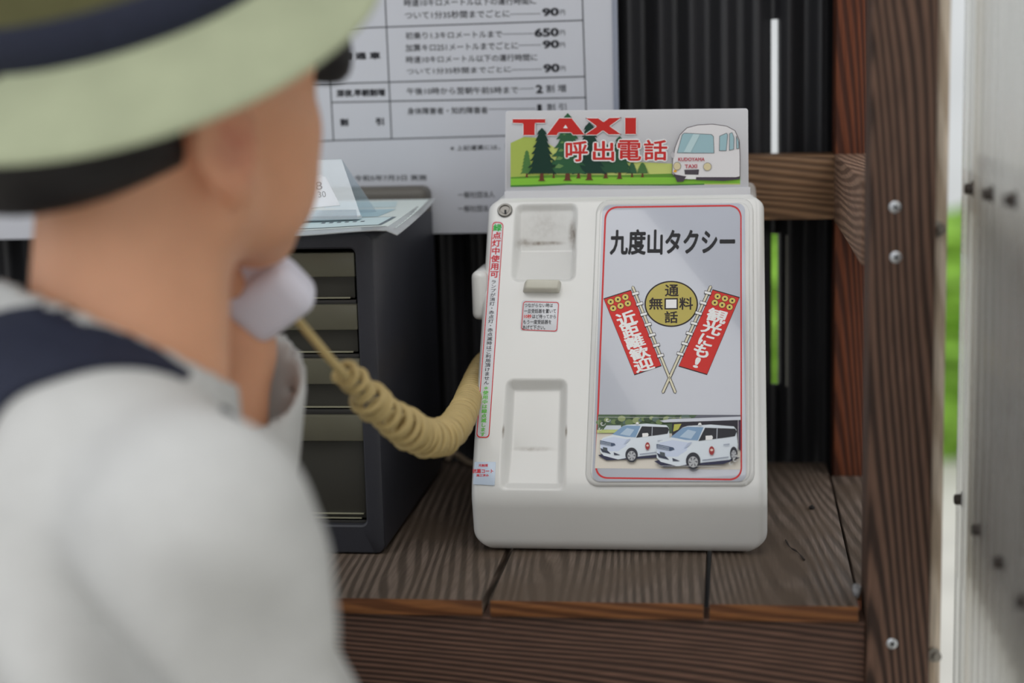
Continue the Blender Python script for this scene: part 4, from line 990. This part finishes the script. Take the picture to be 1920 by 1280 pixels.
M_SKIN = mat('skin', rgb(224, 166, 132), .5, .35, noise=.05, nscale=25, sss=.12)
M_HAIR = mat('black_hair', rgb(24, 20, 20), .5, .4, noise=.3, nscale=300, stretch=(1, 1, .2))
M_JACK = mat('light_grey_jacket', rgb(200, 200, 199), .85, .2, noise=.03, nscale=60, bump=.15, bscale=900)
M_NAVY = mat('navy_webbing', rgb(36, 40, 58), .7, .3, noise=.12, nscale=200, bump=.2, bscale=1200)
M_TROU = mat('dark_trousers', rgb(60, 60, 66), .85, noise=.08)
M_SHOE = mat('shoe', rgb(70, 66, 62), .6)
PH_B = math.radians(60)
hB = unit(np.array([.99*math.sin(PH_B)-.134*math.cos(PH_B), .13*math.sin(PH_B)+.977*math.cos(PH_B), 0]))
rB = np.array([hB[1], -hB[0], 0]); UP = np.array([0, 0, 1.])
hd = lambda f, r, u: HD+hH*f+rH*r+uH*u
HA = np.stack([hH, rH, uH]); BA = np.stack([hB, rB, UP])
NB = P(225, 760, .985)
RS = P(366, 1000, .85); LS = NB-rB*.150-UP*.01
PEL = NB-hB*.05-UP*.53; PEL[2] = .86
CH = NB*.72+PEL*.28-hB*.025; WA = NB*.35+PEL*.65-hB*.02
REl = RS+hB*.10-UP*.262; RWr = REl+hB*.10-UP*.215-rB*.03
wr_ = P(438, 655, 1.135)
def ik(a, b, l1, l2, pole):
    d = b-a; L = np.linalg.norm(d); L2 = min(L, l1+l2-.005); x = (l1*l1-l2*l2+L2*L2)/(2*L2); y = math.sqrt(max(1e-6, l1*l1-x*x)); u = d/L; p = pole-u*np.dot(pole, u)
    return a+u*x+unit(p)*y
LEl = P(385, 1290, 1.10)
kn = []; ank = []
for s in (1, -1):
    hp = PEL+rB*.085*s; k_ = np.array([hp[0], hp[1], .47])+hB*.03; a_ = np.array([hp[0], hp[1], .085])-hB*.02; kn.append((hp, k_)); ank.append(a_)

def build_body(Fd):
    # head
    Fd.ell(hd(.0, 0, .042), HA, (.094, .074, .088), .01)
    Fd.ell(hd(.045, 0, -.020), HA, (.050, .057, .074), .025)
    for s in (1, -1):
        Fd.cone(hd(.004, .052*s, -.040), hd(.064, .016*s, -.086), .018, .016, .02)
        Fd.ell(hd(.062, .042*s, -.012), HA, (.026, .024, .028), .02)
        Fd.ell(hd(.058, .036*s, -.050), HA, (.026, .022, .028), .02)
        Fd.ell(hd(.078, .034*s, .028), HA, (.016, .03, .014), .02)
        Fd.ell(hd(.098, .033*s, .006), HA, (.012, .016, .009), .012, sub=True)
    Fd.cone(hd(.066, 0, -.088), hd(.062, 0, -.084), .020, .018, .015)
    Fd.cone(hd(.098, 0, .018), hd(.110, 0, -.018), .007, .0105, .012)
    for s in (1, -1): Fd.ell(hd(.101, .011*s, -.022), HA, (.009, .008, .007), .008)
    Fd.ell(hd(.093, 0, -.050), HA, (.012, .024, .006), .006); Fd.ell(hd(.091, 0, -.062), HA, (.012, .022, .007), .006)
    # neck and trunk
    Fd.cone(hd(-.018, 0, -.02), NB-UP*.03, .057, .062, .03)
    Fd.cone(NB+rB*.03-UP*.05, RS, .034, .034, .03); Fd.cone(NB-rB*.03-UP*.05, LS, .034, .034, .03)
    Fd.ell(CH, BA, (.078, .120, .15), .04); Fd.ell(WA, BA, (.078, .12, .16), .04); Fd.ell(PEL+UP*.03, BA, (.11, .155, .13), .05)
    # arms
    Fd.cone(RS, REl, .038, .034, .02); Fd.cone(REl, RWr, .037, .026, .02)
    Fd.cone(LS, LEl, .038, .033, .02); Fd.cone(LEl, wr_, .034, .026, .02)
    # right hand, relaxed
    fd = unit(RWr-REl); pl = RWr+fd*.045; Fd.ell(pl, BA, (.040, .016, .048), .012)
    for i in range(4):
        b0 = RWr+fd*.08+hB*(.024-.016*i); l = (.034, .04, .037, .028)[i]; b1 = b0+unit(fd+.15*hB)*l; b2 = b1+unit(fd-.5*rB+.1*hB)*l*.8
        Fd.cone(b0-fd*.01, b1, .0092, .0085, .004); Fd.cone(b1, b2, .0085, .0072, .004)
    Fd.cone(RWr+fd*.02+hB*.02, RWr+fd*.055+hB*.048, .012, .010, .008); Fd.cone(RWr+fd*.055+hB*.048, RWr+fd*.085+hB*.05-rB*.008, .010, .008, .004)
    # left hand round the grip
    gdir = unit(ear_l-mp_); gc = mp_*.62+midp*.38; gc = mp_*.45+midp*.55
    palm = (gc+wr_)*.5-rH*.012+np.array([.0, -.004, 0]); pu = unit(gc-wr_)
    Fd.cone(wr_, palm, .027, .026, .014); gv = unit(gdir-pu*np.dot(gdir, pu)); side = unit(np.cross(gv, pu)); Fd.ell(palm+pu*.01, np.stack([gv, side, pu]), (.034, .017, .040), .014)
    for i in range(4):
        c0 = gc+gdir*(.027-.019*i); l = (.95, 1.05, 1., .85)[i]
        p0 = c0-side*.020-pu*.006; p1 = c0-side*.018+pu*.020*l; p2 = c0+side*.010+pu*.025*l; p3 = c0+side*.025-pu*.002
        Fd.cone(p0, p1, .0095, .0088, .004); Fd.cone(p1, p2, .0088, .008, .003); Fd.cone(p2, p3, .008, .007, .003)
    t0 = palm+side*.010-gdir*.012; t1 = gc+side*.020-pu*.020-gdir*.002; t2 = gc+side*.021-pu*.010+gdir*.026
    Fd.cone(t0, t1, .0125, .0105, .008); Fd.cone(t1, t2, .0105, .0085, .004)
    # legs
    for (hp, k_), a_ in zip(kn, ank): Fd.cone(hp, k_, .082, .055, .03); Fd.cone(k_, a_, .055, .036, .02); Fd.cone(a_-UP*.045, a_+hB*.15-UP*.055, .034, .026, .02)
    # ears: rim, lobe and hollow
    for s in (1, -1):
        oa = unit(rH*s*.95-hH*.30); of = unit(hH*.95+rH*s*.30)
        ec = hd(-.016, .082*s, .002)
        Fd.cone(hd(-.004, .066*s, 0), ec, .012, .010, .004); Fd.ell(ec+oa*.005, np.stack([of, oa, uH]), (.020, .0085, .034), .003)
        Fd.ell(hd(-.006, .080*s, -.031), np.stack([of, oa, uH]), (.011, .008, .012), .008)
        Fd.ell(ec+oa*.013+of*.005+uH*.005, np.stack([of, oa, uH]), (.0115, .0085, .021), .003, sub=True)

lo = np.array([-.62, -1.12, -.02]); hi = np.array([.12, -.42, 1.60])
Bd = Field(lo, hi, .0048); build_body(Bd)
Vb, Qb = Bd.mesh(); Vb = relax(Vb, Qb, 1)
pers = thing('person', 'person in a green brimmed hat and light grey jacket holding a telephone handset', 'person', (PEL[0], PEL[1], 0))
obj('body', Vb, Qb, M_SKIN, pers, smooth=True)
add_stain(M_SKIN, [(tuple(hd(-.012, .084, -.004)-ROOT[pers]), .030, .042, .75)], rgb(196, 110, 92))
for s in (1, -1):
    p = hd(.0825, .033*s, .006); bm = bmesh.new(); bmesh.ops.create_uvsphere(bm, u_segments=16, v_segments=10, radius=.0115)
    for v in bm.verts: v.co += Vector(p)
    e = bmobj('eye', bm, mat('eye_white', rgb(225, 222, 218), .2), pers, smooth=True)
    lathe('iris', p+hH*.0098, hH, [(.0066, 0), (.0056, .0018), (.002, .0022)], mat('iris_brown', rgb(40, 26, 20), .15), e, n=16)

# hair: a shell over the skull, cut to a nape line, with fringe and sideburns
Hf = Field(HD-.17, HD+.17, .004)
Hf.ell(hd(-.008, 0, .044), HA, (.108, .083, .096), .01); Hf.ell(hd(.092, .042, .030), HA, (.026, .028, .036), .008); Hf.ell(hd(.092, -.02, .046), HA, (.024, .05, .028), .008)
Hf.cone(hd(-.050, 0, -.02), hd(-.058, 0, -.052), .052, .044, .02); Hf.ell(hd(-.074, 0, .012), HA, (.062, .066, .066), .02)
def hair_region(g):
    q = (g-HD) @ HA.T; f, r, u = q[..., 0], np.abs(q[..., 1]), q[..., 2]
    back = np.maximum(f+.030+.35*np.minimum(u, .03), -(u+.020-.16*(f+.06)))          # behind the ears, above the nape
    top = -(u-.060)
    fringe = np.maximum(.060-f, .012+.006*np.sin(160*r)-u)
    burn = np.maximum(np.maximum(f-.030, .004-f), .030-u)
    return np.minimum(np.minimum(np.minimum(back, top), fringe), burn)
Hf.cut(hair_region, .008)
Vh, Qh = Hf.mesh(); Vh = relax(Vh, Qh, 1); obj('hair', Vh, Qh, M_HAIR, pers, smooth=True)

# jacket
Jf = Field(np.array([-.62, -1.14, .72]), np.array([.12, -.40, 1.46]), .0048)
Jf.cone(NB+rB*.02-UP*.015-hB*.01, RS, .050, .054, .03); Jf.cone(NB-rB*.02-UP*.015-hB*.01, LS, .052, .058, .03)
Jf.ell(CH, BA, (.104, .150, .19), .03); Jf.ell(WA, BA, (.108, .152, .20), .03); Jf.ell(PEL+UP*.02, BA, (.155, .20, .17), .05); Jf.ell(NB+hB*.035-UP*.075, BA, (.062, .10, .06), .03)
Jf.ell(NB-hB*.055-UP*.05, BA, (.06, .11, .07), .05)
Jf.cone(RS, REl, .056, .054, .03); Jf.cone(REl, RWr, .056, .044, .03)
Jf.cone(LS, LEl, .058, .050, .02)
cu = unit(LEl-wr_); cuff = P(462, 705, 1.130)
Jf.cone(LEl, cuff-cu*.05, .047, .043, .02)
# collar
nd = unit(hd(-.018, 0, -.02)-NB)
for k in range(26):
    a = 2*math.pi*k/26; c = NB+nd*(.030+.024*math.cos(a+math.pi))-hB*.004+.068*(math.cos(a)*unit(hB-nd*np.dot(hB, nd))+math.sin(a)*rB)
    Jf.cone(c-nd*.03, c+nd*.010, .0075, .006, .012)
# folds
g = np.stack(np.meshgrid(*Jf.ax, indexing='ij'), -1); q = (g-NB) @ BA.T
u_, v_, w_ = q[..., 0], q[..., 1], q[..., 2]
fold = .0075*np.sin(52*u_+44*v_+7*np.sin(7*w_)+2)*np.clip((-w_-.03)/.08, 0, 1)+.0055*np.sin(64*u_-40*v_+22*w_)*np.clip((-w_-.05)/.08, 0, 1)+.003*np.sin(30*w_+60*v_)*np.clip((-w_-.06)/.08, 0, 1)
tt_ = np.clip(((g-LEl) @ (wr_-LEl))/np.dot(wr_-LEl, wr_-LEl), 0, 1); fold = fold*np.clip((np.linalg.norm(g-LEl-tt_[..., None]*(wr_-LEl), axis=-1)-.055)/.03, .1, 1)
Jf.d = (Jf.d+fold*1.25).astype(np.float32)
# opening at the neck and a hollow left cuff
Jf.cone(NB+nd*.028, NB+nd*.16, .056, .062, .004, sub=True)
Jf.cone(cuff+cu*.08, cuff-cu*.08, .033, .037, .004, sub=True)
cj = cuff-cu*.0
cn = unit(-cu+.95*unit(C-cuff)-.1*np.array([1., 0, 0]))
g2 = lambda g: np.where((np.linalg.norm(g-cuff, axis=-1) < .085) & ((g-cuff) @ cu < .05), (g-cj) @ cn, -1.)
Jf.cut(g2, .003)
Jf.cut(lambda g: .80-g[..., 2], .004)
Vj, Qj = Jf.mesh(); Vj = relax(Vj, Qj, 2)
jk = obj('jacket', Vj, Qj, M_JACK, pers, smooth=True); jk['label'] = 'light grey jacket with a loose open cuff'
bvh = BVHTree.FromPolygons([tuple(v) for v in Vj], Qj)

# shoulder strap laid on the jacket: down the back, over the shoulder, down the front
def cast(o, d):
    h_ = bvh.ray_cast(Vector(o), Vector(d).normalized())
    return None if h_[0] is None else (np.array(h_[0]), np.array(h_[1]))
up_e = spline([(-175, 1500), (-172, 1250), (-165, 1000), (-145, 800), (-85, 665), (0, 595), (100, 578), (200, 574), (262, 596), (320, 645), (350, 688)], 6)
lo_e = spline([(-60, 1500), (-58, 1300), (-55, 1100), (-48, 960), (-28, 840), (20, 752), (110, 712), (200, 690), (262, 686), (300, 692), (322, 704)], 6)
nw = 8; Rp, Rn = [], []
for a, b in zip(up_e, lo_e):
    r = [cast(C, ray(*(a*(1-t)+b*t))) for t in np.linspace(0, 1, nw+1)]
    if any(p is None for p in r): continue
    Rp.append([p for p, n in r]); Rn.append([n for p, n in r])
eU, eL = Rp[-1][0], Rp[-1][-1]; wid = unit(rB*np.dot(eL-eU, rB)+UP*0+rB*1e-4)*.034
for k in range(1, 9):
    c = (eU+eL)/2-UP*(.03+.03*k)-rB*.028; r = [cast(c-wid*.5+wid*t+hB*.4, -hB) for t in np.linspace(0, 1, nw+1)]
    if any(p is None for p in r): continue
    Rp.append([p for p, n in r]); Rn.append([n for p, n in r])
Rp, Rn = np.array(Rp), np.array(Rn)
for _ in range(3):
    Rp[1:-1] = Rp[1:-1]*.5+.25*(Rp[:-2]+Rp[2:]); Rn[1:-1] = Rn[1:-1]*.5+.25*(Rn[:-2]+Rn[2:])
Rn /= np.linalg.norm(Rn, axis=-1)[..., None]; nr_ = len(Rp)
Vt = np.vstack([(Rp+Rn*.0055).reshape(-1, 3), (Rp-Rn*.004).reshape(-1, 3)]); k = nw+1; S = nr_*k; Fc = []
for i in range(nr_-1):
    for j in range(nw): q_ = [i*k+j, i*k+j+1, (i+1)*k+j+1, (i+1)*k+j]; Fc.append(q_[::-1]); Fc.append([S+x for x in q_])
rim = list(range(k))+[i*k+nw for i in range(1, nr_)]+[(nr_-1)*k+j for j in range(nw-1, -1, -1)]+[i*k for i in range(nr_-2, 0, -1)]
Fc += [[rim[i], rim[(i+1) % len(rim)], S+rim[(i+1) % len(rim)], S+rim[i]] for i in range(len(rim))]
ss_ = obj('shoulder_strap', Vt, Fc, M_NAVY, pers, smooth=True, sharp=50); ss_['label'] = 'dark navy bag strap over the shoulder'

# trousers and shoes
Tf = Field(np.array([-.62, -1.1, .0]), np.array([.1, -.42, .95]), .008)
Tf.ell(PEL+UP*.0, BA, (.118, .165, .13), .03)
for (hp, k_), a_ in zip(kn, ank): Tf.cone(hp, k_, .092, .068, .03); Tf.cone(k_, a_, .068, .056, .02)
Tf.cut(lambda g: .07-g[..., 2]); Vt, Qt = Tf.mesh(); obj('trousers', relax(Vt, Qt, 1), Qt, M_TROU, pers, smooth=True)
for a_ in ank:
    Sf = Field(a_-np.array([.25, .25, .12]), a_+np.array([.25, .25, .08]), .006)
    Sf.cone(a_-UP*.042-hB*.01, a_+hB*.16-UP*.05, .044, .036, .02); Sf.cut(lambda g: .002-g[..., 2]); Vs, Qs = Sf.mesh(); obj('shoe', relax(Vs, Qs, 1), Qs, M_SHOE, pers, smooth=True)

# hat
M_BRIM = mat('sage_brim', rgb(166, 172, 144), .85, .2, noise=.06, nscale=30, bump=.2, bscale=700)
M_CROWN = mat('olive_crown', rgb(98, 96, 66), .85, .2, noise=.06, nscale=60, bump=.2, bscale=700)
hc = np.array([-.25026, -.72192, 1.52310]); ha = unit(np.array([-.1734, -.3920, 1.]))
he = unit(np.cross(ha, [0, 1., 0])); hg = np.cross(ha, he)
def hat_loft(name, prof, m, wave=0.):
    n = 72; V = []
    for r, z in prof:
        for k in range(n):
            t = 2*math.pi*k/n; rr_ = r*(1+.02*math.cos(2*t)); zz = z+wave*max(0, (r-.1)/.045)*math.sin(2*t+.7)
            V.append(hc+ha*zz+rr_*(math.cos(t)*he+math.sin(t)*hg))
    N = len(prof); Fc = [[i*n+k, i*n+(k+1) % n, (i+1)*n+(k+1) % n, (i+1)*n+k] for i in range(N-1) for k in range(n)]
    return V, Fc, n, N
V, Fc, n, N = hat_loft('brim', [(.0965, .030), (.108, .0225), (.124, .013), (.140, .0035), (.1462, .0), (.1462, -.0025), (.139, -.0005), (.123, .009), (.107, .0185), (.0955, .026), (.0965, .030)], None, .004)
hat = thing('hat_dummy', 'x', 'x', (0, 0, 0)); bpy.data.objects.remove(hat)
br = obj('hat_brim', V, Fc, M_BRIM, pers, smooth=True, sharp=60); br['label'] = 'sage green hat brim'
V, Fc, n, N = hat_loft('crown', [(.0955, .020), (.0965, .029), (.096, .06), (.094, .09), (.090, .112), (.080, .124), (.06, .129), (.03, .131), (.001, .1315)], None)
Fc.append([(N-1)*n+k for k in range(n)]); o = obj('hat_crown', V, Fc, M_CROWN, pers, smooth=True); o['label'] = 'olive hat crown'
V, Fc, n, N = hat_loft('band', [(.0972, .0275), (.0988, .029), (.0986, .04), (.098, .0525), (.0960, .054)], None)
o = obj('hat_band', V, Fc, M_NAVY, pers, smooth=True); o['label'] = 'dark navy hat band'

bpy.data.objects.remove(_to); bpy.data.curves.remove(_tc)
